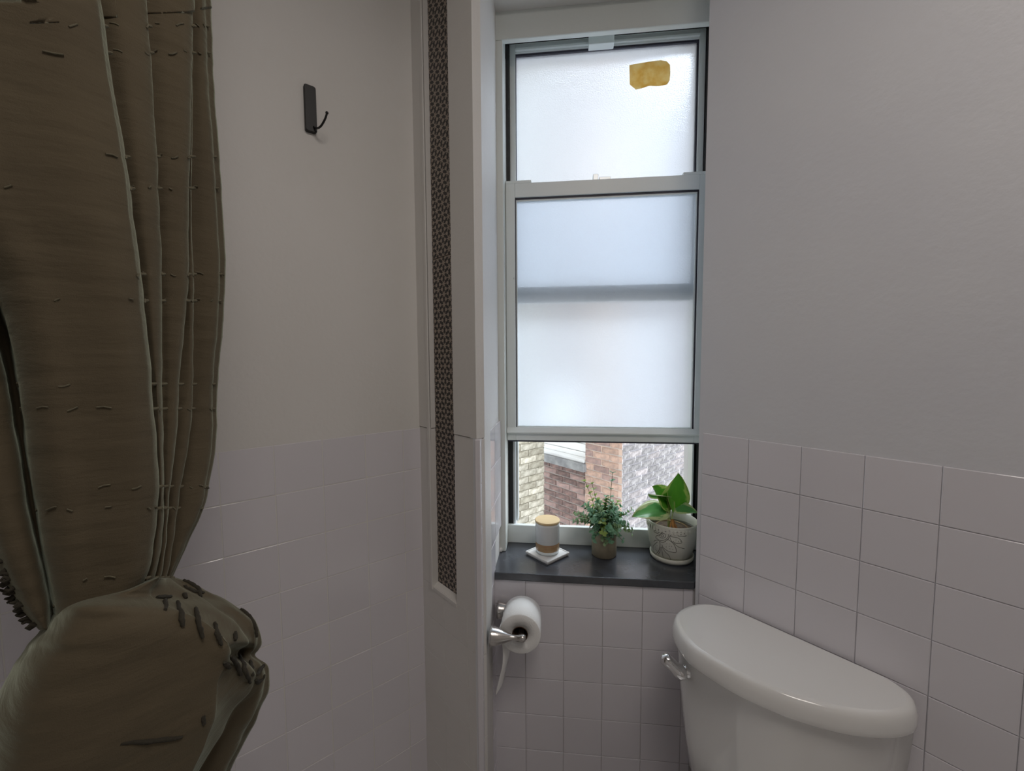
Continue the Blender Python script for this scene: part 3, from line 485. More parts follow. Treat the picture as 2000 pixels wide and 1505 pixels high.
[[-0.5857,0.3486,-0.1254],[-0.5545,0.342,-0.1225],[-0.5404,0.35,-0.1246],[-0.5425,0.3649,-0.1293],[-0.567,0.3831,-0.1357],[-0.5675,0.3887,-0.1375],[-0.5369,0.3689,-0.1304],[-0.5172,0.3574,-0.1263],[-0.4922,0.3584,-0.1259],[-0.4767,0.3705,-0.1293],[-0.469,0.3759,-0.1308],[-0.4481,0.3906,-0.1348],[-0.4422,0.4062,-0.1396],[-0.4439,0.4142,-0.1421],[-0.4501,0.423,-0.145],[-0.458,0.4273,-0.1466],[-0.4659,0.4341,-0.149],[-0.4591,0.4334,-0.1486],[-0.4609,0.4375,-0.1499],[-0.4655,0.4432,-0.1518],[-0.4726,0.4473,-0.1533],[-0.4781,0.4532,-0.1553],[-0.4735,0.4536,-0.1553],[-0.4724,0.4561,-0.1561],[-0.4769,0.462,-0.158],[-0.4851,0.4673,-0.1599],[-0.4909,0.4728,-0.1618],[-0.4836,0.4777,-0.1631],[-0.4853,0.4844,-0.1653],[-0.495,0.4903,-0.1674],[-0.5011,0.4979,-0.17],[-0.4906,0.5079,-0.1728],[-0.4848,0.5172,-0.1756],[-0.4885,0.5253,-0.1782],[-0.5012,0.5288,-0.1797],[-0.586,0.4536,-0.1584],[-0.6185,0.3719,-0.1336]],
[[-0.5781,0.3513,-0.1522],[-0.5494,0.3442,-0.1486],[-0.5369,0.3508,-0.1506],[-0.5395,0.364,-0.1557],[-0.5626,0.3813,-0.163],[-0.5623,0.3876,-0.1653],[-0.5334,0.3689,-0.1573],[-0.5148,0.3581,-0.1526],[-0.4912,0.359,-0.1522],[-0.4764,0.3706,-0.156],[-0.469,0.3757,-0.1577],[-0.4493,0.3897,-0.1623],[-0.4439,0.4042,-0.1676],[-0.4454,0.4119,-0.1706],[-0.4512,0.4202,-0.1739],[-0.4587,0.4242,-0.1757],[-0.4662,0.4306,-0.1783],[-0.4594,0.4305,-0.178],[-0.4606,0.4349,-0.1798],[-0.4648,0.4405,-0.182],[-0.4715,0.4442,-0.1837],[-0.4767,0.4498,-0.1859],[-0.4727,0.4498,-0.1858],[-0.4722,0.4516,-0.1865],[-0.4766,0.457,-0.1886],[-0.4844,0.4618,-0.1907],[-0.4899,0.467,-0.1929],[-0.4835,0.4711,-0.1942],[-0.4853,0.4771,-0.1965],[-0.4945,0.4826,-0.1989],[-0.5004,0.4898,-0.2018],[-0.4909,0.4986,-0.2048],[-0.4861,0.5066,-0.2077],[-0.4896,0.5142,-0.2107],[-0.5019,0.5173,-0.2123],[-0.579,0.4497,-0.1894],[-0.6087,0.3738,-0.1617]],
[[-0.5699,0.3535,-0.1845],[-0.5436,0.3464,-0.1803],[-0.5323,0.3521,-0.1824],[-0.535,0.3642,-0.1879],[-0.5563,0.3804,-0.1962],[-0.5564,0.3857,-0.1986],[-0.5296,0.3684,-0.1896],[-0.5123,0.3584,-0.1844],[-0.4904,0.3592,-0.1838],[-0.4767,0.3699,-0.1881],[-0.4699,0.3746,-0.19],[-0.4517,0.3874,-0.195],[-0.4472,0.4004,-0.2007],[-0.4484,0.4077,-0.2041],[-0.4537,0.4155,-0.2078],[-0.4609,0.419,-0.2097],[-0.4679,0.4248,-0.2127],[-0.461,0.4253,-0.2126],[-0.4616,0.43,-0.2148],[-0.4654,0.4354,-0.2174],[-0.4717,0.4388,-0.2192],[-0.4766,0.4439,-0.2217],[-0.4727,0.4442,-0.2217],[-0.4719,0.4462,-0.2225],[-0.476,0.4512,-0.225],[-0.4834,0.4555,-0.2273],[-0.4885,0.4603,-0.2297],[-0.4829,0.4637,-0.2309],[-0.4848,0.4691,-0.2335],[-0.4935,0.474,-0.2361],[-0.4989,0.4806,-0.2393],[-0.4929,0.4856,-0.2413],[-0.4915,0.4893,-0.243],[-0.4948,0.4964,-0.2463],[-0.5065,0.4989,-0.248],[-0.573,0.4422,-0.225],[-0.5979,0.3748,-0.1954]],
[[-0.5617,0.3557,-0.2174],[-0.5376,0.3489,-0.2126],[-0.5274,0.3539,-0.2148],[-0.5301,0.3648,-0.2207],[-0.5495,0.38,-0.2298],[-0.5501,0.3844,-0.2321],[-0.5254,0.3684,-0.2224],[-0.5093,0.3592,-0.2167],[-0.4894,0.3596,-0.2159],[-0.477,0.3692,-0.2204],[-0.4708,0.3735,-0.2223],[-0.4544,0.3848,-0.2276],[-0.4509,0.3959,-0.2333],[-0.4519,0.4029,-0.237],[-0.4568,0.4101,-0.2411],[-0.4635,0.4132,-0.2431],[-0.4701,0.4185,-0.2463],[-0.4635,0.4192,-0.2463],[-0.464,0.4237,-0.2487],[-0.4674,0.4287,-0.2515],[-0.4734,0.4317,-0.2534],[-0.4779,0.4364,-0.2562],[-0.4739,0.437,-0.2563],[-0.4729,0.4392,-0.2574],[-0.4766,0.444,-0.2601],[-0.4835,0.4479,-0.2625],[-0.4883,0.4523,-0.2651],[-0.4837,0.4546,-0.2661],[-0.4858,0.4592,-0.2687],[-0.494,0.4636,-0.2714],[-0.499,0.4697,-0.2749],[-0.4953,0.472,-0.276],[-0.4961,0.4731,-0.2766],[-0.4992,0.4796,-0.2802],[-0.5102,0.4816,-0.2818],[-0.5668,0.4349,-0.2598],[-0.5871,0.3758,-0.2295]],
[[-0.5516,0.36,-0.2521],[-0.5306,0.3526,-0.2463],[-0.5224,0.3558,-0.2478],[-0.5257,0.3648,-0.2535],[-0.5435,0.3788,-0.2631],[-0.544,0.3828,-0.2655],[-0.5214,0.3681,-0.2552],[-0.5066,0.3598,-0.2493],[-0.4897,0.3585,-0.2475],[-0.4799,0.3655,-0.2512],[-0.475,0.3685,-0.2528],[-0.462,0.3764,-0.2569],[-0.4611,0.3839,-0.2614],[-0.462,0.3903,-0.2653],[-0.4665,0.3969,-0.2696],[-0.4729,0.3995,-0.2716],[-0.479,0.4042,-0.2748],[-0.4719,0.4062,-0.2756],[-0.471,0.4118,-0.279],[-0.4737,0.417,-0.2823],[-0.4793,0.4196,-0.2842],[-0.4835,0.4238,-0.287],[-0.4796,0.4247,-0.2873],[-0.4785,0.4269,-0.2886],[-0.4818,0.4313,-0.2915],[-0.4883,0.4347,-0.2939],[-0.4927,0.4386,-0.2966],[-0.488,0.4415,-0.2981],[-0.4897,0.4459,-0.3009],[-0.4974,0.4497,-0.3036],[-0.5021,0.4552,-0.3073],[-0.499,0.457,-0.3082],[-0.5002,0.4574,-0.3085],[-0.503,0.4633,-0.3123],[-0.5134,0.4648,-0.3138],[-0.5595,0.4289,-0.2946],[-0.5744,0.3791,-0.2651]],
[[-0.541,0.3663,-0.2832],[-0.5235,0.3572,-0.276],[-0.5182,0.3574,-0.2758],[-0.523,0.3636,-0.2803],[-0.5393,0.3767,-0.2902],[-0.5402,0.38,-0.2925],[-0.5192,0.3665,-0.282],[-0.5054,0.3589,-0.2759],[-0.4914,0.3559,-0.273],[-0.484,0.3603,-0.2755],[-0.4803,0.3622,-0.2765],[-0.4705,0.3669,-0.279],[-0.4719,0.3712,-0.282],[-0.4727,0.3771,-0.2861],[-0.4771,0.383,-0.2904],[-0.483,0.3853,-0.2923],[-0.4889,0.3894,-0.2955],[-0.4826,0.391,-0.2961],[-0.4824,0.3954,-0.2991],[-0.4851,0.3998,-0.3023],[-0.4904,0.4021,-0.3041],[-0.4944,0.4059,-0.307],[-0.491,0.4065,-0.3072],[-0.4902,0.4083,-0.3084],[-0.4934,0.4121,-0.3111],[-0.4996,0.4151,-0.3135],[-0.5038,0.4186,-0.3162],[-0.4998,0.4208,-0.3174],[-0.5016,0.4246,-0.3201],[-0.5089,0.4279,-0.3228],[-0.5134,0.4328,-0.3265],[-0.5107,0.4344,-0.3273],[-0.5119,0.4346,-0.3275],[-0.5147,0.4398,-0.3313],[-0.5245,0.441,-0.3327],[-0.556,0.4208,-0.3211],[-0.5615,0.3846,-0.297]]]
CUR_BU = [[[-0.5161,0.4736,-0.2834],[-0.4996,0.4545,-0.2722],[-0.469,0.4272,-0.2558],[-0.4596,0.4198,-0.2513],[-0.4454,0.4086,-0.2445],[-0.4401,0.4056,-0.2426],[-0.4406,0.4081,-0.244],[-0.4426,0.4119,-0.2462],[-0.4465,0.4151,-0.2481],[-0.449,0.4198,-0.2508],[-0.4607,0.4339,-0.259],[-0.4734,0.4498,-0.2683],[-0.4908,0.4649,-0.2774],[-0.4958,0.4744,-0.2828],[-0.498,0.4795,-0.2857],[-0.5078,0.4912,-0.2925],[-0.5257,0.501,-0.2987],[-0.5405,0.5068,-0.3026]],
[[-0.5284,0.4592,-0.2843],[-0.5113,0.4407,-0.2731],[-0.478,0.4131,-0.2559],[-0.465,0.4048,-0.2506],[-0.4493,0.3955,-0.2445],[-0.4425,0.3943,-0.2435],[-0.4414,0.3986,-0.2459],[-0.442,0.4041,-0.2489],[-0.4449,0.4084,-0.2515],[-0.4475,0.4131,-0.2543],[-0.4559,0.431,-0.2647],[-0.465,0.4512,-0.2764],[-0.4822,0.4665,-0.2859],[-0.4843,0.4794,-0.2932],[-0.4821,0.4897,-0.2989],[-0.4916,0.5017,-0.3061],[-0.5093,0.5118,-0.3126],[-0.5411,0.5061,-0.3111]],
[[-0.5397,0.4458,-0.2853],[-0.5222,0.4279,-0.2741],[-0.4862,0.4,-0.2561],[-0.4697,0.3907,-0.2498],[-0.4527,0.383,-0.2445],[-0.4447,0.3831,-0.2441],[-0.4423,0.389,-0.2474],[-0.4417,0.3959,-0.2513],[-0.4438,0.4012,-0.2544],[-0.4464,0.4058,-0.2572],[-0.4513,0.4278,-0.2701],[-0.4565,0.4526,-0.2846],[-0.4735,0.4681,-0.2945],[-0.4751,0.4817,-0.3023],[-0.4722,0.4929,-0.3086],[-0.4816,0.505,-0.3161],[-0.4991,0.5152,-0.3229],[-0.5446,0.5019,-0.3177]],
[[-0.557,0.4255,-0.2835],[-0.5387,0.4084,-0.2723],[-0.499,0.3809,-0.2538],[-0.4776,0.3714,-0.2469],[-0.458,0.3667,-0.243],[-0.4475,0.3698,-0.2443],[-0.4423,0.379,-0.2495],[-0.439,0.389,-0.2552],[-0.4392,0.3965,-0.2596],[-0.4419,0.4012,-0.2625],[-0.4432,0.4274,-0.2782],[-0.4442,0.4572,-0.2958],[-0.4609,0.473,-0.3061],[-0.4617,0.4875,-0.3148],[-0.4577,0.5,-0.322],[-0.4668,0.5125,-0.3299],[-0.4842,0.5229,-0.337],[-0.5502,0.4953,-0.3244]],
[[-0.5699,0.4103,-0.287],[-0.551,0.3939,-0.2757],[-0.5002,0.3613,-0.2526],[-0.4625,0.3435,-0.2394],[-0.4402,0.342,-0.2371],[-0.427,0.3483,-0.2402],[-0.4185,0.3614,-0.2478],[-0.412,0.3753,-0.256],[-0.4098,0.3856,-0.2622],[-0.4124,0.3903,-0.2653],[-0.4136,0.4167,-0.2816],[-0.4143,0.4467,-0.3002],[-0.4308,0.4629,-0.3112],[-0.4314,0.4776,-0.3203],[-0.4273,0.4902,-0.3278],[-0.4361,0.503,-0.3362],[-0.4532,0.5137,-0.3438],[-0.5535,0.4914,-0.336]],
[[-0.5754,0.4037,-0.2973],[-0.5563,0.3876,-0.2857],[-0.5021,0.3547,-0.261],[-0.4588,0.3368,-0.2467],[-0.4336,0.3387,-0.2464],[-0.417,0.349,-0.252],[-0.4043,0.3671,-0.2629],[-0.3934,0.3861,-0.2745],[-0.3879,0.4003,-0.2833],[-0.3903,0.4052,-0.2867],[-0.3935,0.4293,-0.3025],[-0.3967,0.4565,-0.3203],[-0.4126,0.4732,-0.3321],[-0.4138,0.4873,-0.3413],[-0.4108,0.4985,-0.3484],[-0.4194,0.5117,-0.3574],[-0.4362,0.5227,-0.3656],[-0.5519,0.4934,-0.3539]],
[[-0.5815,0.3966,-0.3095],[-0.5621,0.3808,-0.2974],[-0.5053,0.348,-0.2712],[-0.4583,0.3304,-0.256],[-0.431,0.3346,-0.2572],[-0.4121,0.3477,-0.2648],[-0.3963,0.3694,-0.2786],[-0.3821,0.3923,-0.2933],[-0.3741,0.4095,-0.3045],[-0.3763,0.4147,-0.3082],[-0.3812,0.4368,-0.3236],[-0.3862,0.4617,-0.3409],[-0.4019,0.4787,-0.3536],[-0.4042,0.4915,-0.3625],[-0.4031,0.5006,-0.3686],[-0.4115,0.5138,-0.3783],[-0.4283,0.525,-0.387],[-0.5538,0.4911,-0.3722]],
[[-0.5867,0.3904,-0.3176],[-0.5672,0.3748,-0.3052],[-0.5093,0.3426,-0.2783],[-0.4607,0.3257,-0.263],[-0.4323,0.3314,-0.265],[-0.412,0.346,-0.274],[-0.3945,0.3698,-0.2897],[-0.3783,0.395,-0.3065],[-0.3688,0.4139,-0.3192],[-0.3709,0.4192,-0.3231],[-0.3765,0.4405,-0.3386],[-0.3824,0.4645,-0.356],[-0.3979,0.4816,-0.3693],[-0.4013,0.4932,-0.3777],[-0.402,0.5001,-0.3827],[-0.4104,0.5134,-0.3927],[-0.4271,0.5246,-0.4018],[-0.5572,0.487,-0.3841]],
[[-0.5889,0.3878,-0.3237],[-0.5693,0.3724,-0.3111],[-0.5111,0.3405,-0.2838],[-0.4621,0.324,-0.2684],[-0.4332,0.3302,-0.2708],[-0.4124,0.3455,-0.2804],[-0.3942,0.3701,-0.297],[-0.3773,0.3962,-0.3148],[-0.3672,0.4158,-0.3284],[-0.3813,0.4348,-0.3431],[-0.3985,0.4608,-0.3633],[-0.4125,0.4846,-0.3815],[-0.4244,0.4968,-0.3913],[-0.4163,0.4986,-0.392],[-0.4107,0.5037,-0.3953],[-0.4133,0.5098,-0.4],[-0.4301,0.5209,-0.4092],[-0.56,0.4838,-0.3914]],
[[-0.5911,0.3853,-0.3292],[-0.5713,0.37,-0.3164],[-0.5129,0.3383,-0.2886],[-0.4637,0.3221,-0.273],[-0.4347,0.3285,-0.2756],[-0.4138,0.3439,-0.2856],[-0.3954,0.3687,-0.3027],[-0.3783,0.395,-0.321],[-0.368,0.4149,-0.335],[-0.3821,0.4338,-0.3501],[-0.3994,0.4598,-0.3706],[-0.4134,0.4834,-0.3892],[-0.4254,0.4956,-0.3992],[-0.4181,0.4965,-0.3993],[-0.4136,0.5003,-0.4018],[-0.4163,0.5064,-0.4065],[-0.4331,0.5174,-0.4159],[-0.5627,0.4806,-0.398]],
[[-0.5942,0.3816,-0.3362],[-0.5743,0.3664,-0.3231],[-0.5157,0.3351,-0.2948],[-0.4663,0.3191,-0.2789],[-0.4372,0.3255,-0.2816],[-0.4163,0.3409,-0.2918],[-0.398,0.3656,-0.3093],[-0.381,0.3919,-0.3281],[-0.3707,0.4117,-0.3425],[-0.3729,0.4169,-0.3466],[-0.3775,0.4392,-0.364],[-0.3824,0.4644,-0.3837],[-0.398,0.4816,-0.398],[-0.4004,0.4942,-0.4078],[-0.3997,0.5028,-0.4143],[-0.408,0.5162,-0.4251],[-0.4247,0.5274,-0.4349],[-0.5615,0.4821,-0.4106]],
[[-0.5975,0.3778,-0.3478],[-0.5775,0.3627,-0.3342],[-0.5185,0.3317,-0.3049],[-0.469,0.3158,-0.2884],[-0.4401,0.3221,-0.2911],[-0.4194,0.3373,-0.3016],[-0.4014,0.3616,-0.3195],[-0.3847,0.3874,-0.3388],[-0.3747,0.4069,-0.3536],[-0.3769,0.4121,-0.3578],[-0.3783,0.4383,-0.3789],[-0.3792,0.4681,-0.4026],[-0.3947,0.4854,-0.4176],[-0.3976,0.4974,-0.4275],[-0.3978,0.505,-0.4335],[-0.406,0.5184,-0.4448],[-0.4228,0.5297,-0.4551],[-0.563,0.4803,-0.4267]],
[[-0.6017,0.3727,-0.3618],[-0.5815,0.3579,-0.3477],[-0.5222,0.3274,-0.3172],[-0.4724,0.3119,-0.3002],[-0.4432,0.3184,-0.3032],[-0.4223,0.3338,-0.3144],[-0.4041,0.3584,-0.3334],[-0.3872,0.3845,-0.3539],[-0.377,0.4042,-0.3696],[-0.3793,0.4093,-0.374],[-0.3817,0.4342,-0.3951],[-0.3841,0.4624,-0.4189],[-0.3997,0.4795,-0.4345],[-0.4016,0.4928,-0.4458],[-0.3999,0.5025,-0.4537],[-0.4082,0.5159,-0.4656],[-0.425,0.527,-0.4763],[-0.5669,0.4757,-0.4451]],
[[-0.6057,0.3681,-0.3747],[-0.5853,0.3534,-0.3601],[-0.5256,0.3234,-0.3286],[-0.4754,0.3083,-0.3111],[-0.446,0.3152,-0.3145],[-0.4249,0.3308,-0.3264],[-0.4064,0.3557,-0.3465],[-0.3891,0.3822,-0.3682],[-0.3787,0.4023,-0.3849],[-0.381,0.4073,-0.3895],[-0.3871,0.428,-0.4081],[-0.3936,0.4512,-0.429],[-0.4109,0.4694,-0.4465],[-0.4097,0.4832,-0.4584],[-0.4051,0.4964,-0.4695],[-0.4135,0.5096,-0.4818],[-0.4304,0.5207,-0.493],[-0.5718,0.4698,-0.4608]],
[[-0.6091,0.3641,-0.3872],[-0.5886,0.3496,-0.3722],[-0.5285,0.3199,-0.3396],[-0.4781,0.3052,-0.3217],[-0.4485,0.3123,-0.3254],[-0.4272,0.3281,-0.3379],[-0.4085,0.3532,-0.3592],[-0.391,0.3801,-0.382],[-0.3803,0.4003,-0.3996],[-0.3826,0.4054,-0.4044],[-0.3907,0.4237,-0.4218],[-0.3994,0.4443,-0.4414],[-0.419,0.4645,-0.4616],[-0.4152,0.4768,-0.4724],[-0.4094,0.4913,-0.4852],[-0.418,0.5044,-0.4979],[-0.4349,0.5153,-0.5094],[-0.576,0.4649,-0.4762]],
[[-0.611,0.3619,-0.4012],[-0.5904,0.3475,-0.3856],[-0.5302,0.3179,-0.3519],[-0.4797,0.3033,-0.3332],[-0.4502,0.3102,-0.3369],[-0.4291,0.3258,-0.3498],[-0.4107,0.3506,-0.3715],[-0.3935,0.377,-0.395],[-0.3831,0.397,-0.413],[-0.3854,0.402,-0.418],[-0.3946,0.4191,-0.435],[-0.4045,0.4383,-0.4542],[-0.4264,0.4604,-0.4773],[-0.421,0.4699,-0.4858],[-0.4159,0.4837,-0.4983],[-0.4246,0.4965,-0.5113],[-0.4417,0.5074,-0.5232],[-0.58,0.4602,-0.4915]],
[[-0.6125,0.36,-0.4189],[-0.5919,0.3457,-0.4026],[-0.5316,0.3163,-0.3673],[-0.4812,0.3015,-0.3476],[-0.4521,0.308,-0.3512],[-0.4314,0.3232,-0.3642],[-0.4135,0.3473,-0.3864],[-0.397,0.3729,-0.4103],[-0.3871,0.3923,-0.4286],[-0.3895,0.3972,-0.4337],[-0.4004,0.4123,-0.4498],[-0.4122,0.4293,-0.4678],[-0.4358,0.4524,-0.4932],[-0.4284,0.4612,-0.5012],[-0.4223,0.4761,-0.5154],[-0.4313,0.4887,-0.5288],[-0.4484,0.4994,-0.5412],[-0.5838,0.4557,-0.5112]],
[[-0.6138,0.3585,-0.441],[-0.5931,0.3443,-0.4239],[-0.5329,0.3148,-0.3866],[-0.4828,0.2997,-0.3654],[-0.4542,0.3055,-0.3685],[-0.4343,0.3197,-0.3813],[-0.4176,0.3424,-0.4035],[-0.4024,0.3666,-0.4273],[-0.3935,0.3849,-0.4455],[-0.3959,0.3897,-0.4508],[-0.4073,0.4041,-0.4671],[-0.4197,0.4203,-0.4855],[-0.4438,0.443,-0.5118],[-0.4363,0.4518,-0.5203],[-0.4302,0.4668,-0.5354],[-0.4394,0.4792,-0.5493],[-0.4567,0.4897,-0.5622],[-0.5881,0.4507,-0.5351]],
[[-0.6154,0.3566,-0.4717],[-0.5946,0.3424,-0.4533],[-0.5344,0.3129,-0.4132],[-0.4847,0.2973,-0.39],[-0.457,0.3022,-0.3923],[-0.4381,0.3152,-0.4048],[-0.4229,0.3363,-0.4269],[-0.4092,0.3586,-0.4505],[-0.4015,0.3754,-0.4685],[-0.4041,0.3801,-0.4741],[-0.4158,0.3941,-0.4912],[-0.4286,0.4099,-0.5105],[-0.4531,0.4321,-0.5382],[-0.4445,0.4422,-0.5487],[-0.4365,0.4594,-0.5672],[-0.4458,0.4716,-0.5819],[-0.4632,0.482,-0.5956],[-0.5919,0.4462,-0.5699]],
[[-0.6177,0.3539,-0.5163],[-0.5969,0.3398,-0.4962],[-0.5366,0.3104,-0.4522],[-0.4871,0.2945,-0.4263],[-0.46,0.2987,-0.4281],[-0.4418,0.3108,-0.4409],[-0.4276,0.3307,-0.4637],[-0.415,0.3517,-0.4882],[-0.4082,0.3675,-0.5069],[-0.4108,0.3721,-0.513],[-0.4228,0.3858,-0.5314],[-0.4359,0.4013,-0.5523],[-0.4608,0.423,-0.5823],[-0.4518,0.4336,-0.5943],[-0.4431,0.4515,-0.6155],[-0.4526,0.4635,-0.6315],[-0.4702,0.4737,-0.6464],[-0.5963,0.4409,-0.6216]]]
CUR_ST = [[[-0.9298,0.8696,-0.5751],[-0.9298,0.8679,-0.5995]],
[[-0.9006,0.8723,-0.5802],[-0.8933,0.8711,-0.6095],[-0.8872,0.8697,-0.6388]],
[[-0.858,0.8758,-0.5951],[-0.8519,0.8745,-0.6244],[-0.8397,0.873,-0.6648]],
[[-0.8142,0.8781,-0.6295],[-0.8044,0.8772,-0.6589],[-0.7959,0.8766,-0.6809]],
[[-0.7643,0.8818,-0.6542],[-0.7643,0.8806,-0.6713]],
[[-0.8873,0.8773,-0.529],[-0.8654,0.8789,-0.5389],[-0.8508,0.8796,-0.5512],[-0.8447,0.8789,-0.5707]],
[[-0.8861,0.8765,-0.5424],[-0.8617,0.8781,-0.556],[-0.8374,0.8805,-0.5586]],
[[-0.7522,0.8869,-0.5982],[-0.7351,0.8877,-0.6129],[-0.7181,0.8877,-0.6399],[-0.7132,0.8865,-0.6643]],
[[-0.7897,0.8744,-0.7224],[-0.7776,0.8747,-0.7371]],
[[-0.7752,0.8769,-0.7079],[-0.7605,0.877,-0.7299],[-0.7508,0.8763,-0.7544]],
[[-0.7533,0.8792,-0.708],[-0.7423,0.8784,-0.7374],[-0.7288,0.8775,-0.7716]],
[[-0.7277,0.8809,-0.7228],[-0.7228,0.8793,-0.7546]],
[[-0.7131,0.8803,-0.7546],[-0.7033,0.8824,-0.7388],[-0.696,0.8836,-0.7328]],
[[-0.7155,0.8794,-0.7644],[-0.7082,0.8797,-0.7717],[-0.6936,0.8824,-0.7547]],
[[-0.8383,0.8605,-0.8491],[-0.8382,0.859,-0.871]],
[[-0.8873,0.8751,-0.5607],[-0.8799,0.875,-0.573]],
[[-0.9505,0.8677,-0.5701],[-0.9177,0.8714,-0.5679]],
[[-1.0353,0.8352,-0.9126],[-0.9684,0.8425,-0.9093],[-0.8905,0.8515,-0.9]]]
# ================================================================== THINGS
def spow(x, p): return math.copysign(abs(x)**p, x)
# ------------------------------------------------------------------ toilet
def rp(a, off, z): v = DR*a + DL*(1.061-off); return Vector((v.x, v.y, z))
lid_o = [(-.425, .004), (-.466, .009), (-.502, .034), (-.520, .075), (-.522, .118), (-.509, .153), (-.484, .181), (-.455, .201), (-.424, .214), (-.380, .219), (-.332, .219), (-.281, .209), (-.242, .197), (-.201, .177), (-.163, .152), (-.123, .110), (-.102, .070), (-.100, .038), (-.112, .014), (-.138, .005), (-.18, .004), (-.30, .004)]
def outline(pts, k=3): return [(p.x, p.y) for p in cat_rom([(a, o, 0) for a, o in pts], k, closed=True)]
def scaled(pts, s, ca=-.305, co_=.10, ds=None):
    out = []
    for a, o in pts:
        d = Vector((a-ca, o-co_)); l = d.length; d = d*((l+s)/l); out.append((ca+d.x, o + (co_+d.y-o)*min(1, max(0, o-.004)/.035)))
    return out
def clampw(pts, m=.004): return [(a, max(o, m)) for a, o in pts]
toilet = empty('toilet', rp(-.305, .12, ZF), 'white toilet with bowed tank lid and chrome flush lever', 'toilet')
LO = outline(lid_o)
LT = -.632
rings = []
for ds, z in ((-.004, -.6755), (.001, -.6745), (.003, -.671), (.0035, -.662), (.0025, -.650), (.000, -.641), (-.003, LT-.0035), (-.007, LT-.0006), (-.014, LT+.0008)):
    rings.append([rp(a, o, z) for a, o in clampw(scaled(LO, ds))])
lid = MB().loft(rings, True, True, smooth=True).build('tank_lid', M_['porcelain'], toilet)
# tank body: crease on the left front, tapering downwards
tk = [(-.478, .008), (-.502, .034), (-.514, .085), (-.510, .132), (-.490, .160), (-.450, .173), (-.400, .1850), (-.352, .1970), (-.343, .1985), (-.334, .1990), (-.300, .1980), (-.260, .190), (-.215, .170), (-.175, .142), (-.146, .105), (-.126, .070), (-.118, .036), (-.128, .010)]
TK = outline(tk, 2)
rings = []
for z, s in ((-.672, 0), (-.76, -.006), (-.84, -.014), (-.92, -.024), (-.985, -.034), (-1.0, -.05)):
    rings.append([rp(a, o, z) for a, o in clampw(scaled(TK, s, co_=.09), .008)])
MB().loft(rings[::-1], True, True, smooth=True).build('tank', M_['porcelain'], toilet)
# bowl, seat, seat cover (below the frame)
bc = (-.305, .20)
def oval(ca, co_, ra, rb, z, n=36): return [rp(ca+ra*spow(math.cos(2*math.pi*i/n), .9), co_+rb*spow(math.sin(2*math.pi*i/n), .9), z) for i in range(n)]
rings = [oval(-.305, .33, .10, .24, ZF), oval(-.305, .33, .095, .23, ZF+.08), oval(-.305, .35, .10, .22, ZF+.18), oval(-.305, .385, .15, .25, ZF+.28), oval(-.305, .40, .185, .265, ZF+.36), oval(-.305, .40, .19, .27, ZF+.385)]
MB().loft(rings[::-1]).build('bowl', M_['porcelain'], toilet)
MB().loft([oval(-.305, .43, .185, .235, ZF+.387), oval(-.305, .43, .19, .24, ZF+.398), oval(-.305, .43, .182, .232, ZF+.407)][::-1]).build('seat', M_['porcelain'], toilet)
MB().loft([oval(-.305, .43, .186, .236, ZF+.408), oval(-.305, .43, .188, .238, ZF+.418), oval(-.305, .43, .165, .215, ZF+.428)][::-1]).build('seat_cover', M_['porcelain'], toilet)
# flush lever
lv = MB()
piv = rp(-.466, .166, -.731)
outn = (Vector((rp(-.468, .30, 0)-rp(-.468, .17, 0)).xyz).normalized()*.85 + (-DR)*.35).normalized()
lv.lathe([(.0135, -.004), (.0145, .003), (.0125, .008), (.006, .011), (.006, .020)], frame_m(piv, outn.cross(Vector((0, 0, 1))), (0, 0, 1), outn), 24)
tip = piv + outn*.018
ax = (-DR*.70 + Vector((0, 0, .50)) + outn*.28).normalized()
pts = [tip + ax*t - outn*0 for t in (-.013, -.005, .006, .018, .032, .044, .050)]
rs = [.007, .0155, .0165, .0135, .0150, .0150, .006]
lv.tube(pts, .008, 14, rs)
tag(lv.build('flush_lever', M_['chrome'], toilet), 'chrome flush lever')
# ------------------------------------------------------------------ toilet paper holder
hold = empty('paper_holder', (-.175, 1.085, -.714), 'brushed nickel paper holder with two flared posts on tiled side wall', 'holder')
def post(y):
    m = MB(); x0 = -.180+ .011 + (y-1.0)*.03
    pr = [(.0235, 0), (.0232, .006), (.0215, .016), (.018, .028), (.0135, .040), (.0095, .050), (.0072, .058), (.0068, .066), (.0078, .073), (.0098, .080), (.0098, .086), (.007, .091)]
    m.lathe(pr, frame_m((x0, y, -.714), (0, 0, 1), (0, 1, 0), (1, 0, 0)) @ Matrix.Diagonal((1, 1, 1, 1)), 28)
    return m
post(1.016).build('post', M_['nickel'], hold, recalc=True); post(1.128).build('post', M_['nickel'], hold, recalc=True)
MB().tube([(-.090, 1.020, -.714), (-.090, 1.125, -.714)], .0075, 14).build('bar', M_['nickel'], hold)
roll = empty('toilet_paper_roll', (-.090, 1.075, -.720), 'white toilet paper roll hanging on nickel holder under the sill', 'toilet paper')
rc = Vector((-.093, 0, -.7165)); RR = .0535
MX = frame_m((rc.x, 1.033, rc.z), (1, 0, 0), (0, 0, -1), (0, 1, 0))
m = MB(); m.lathe([(.0205, .001), (RR-.002, .0), (RR, .002), (RR, .086), (RR-.002, .088), (.0205, .087), (.0205, .001)], MX, 64, False, False)
m.build('paper', M_['paper'], roll, recalc=True)
m = MB(); m.lathe([(.0195, -.0005), (.0205, -.0005), (.0205, .0885), (.0195, .0885), (.0195, -.0005)], MX, 40, False, False)
tag(m.build('core', M_['card'], roll, recalc=True), 'dark cardboard core')
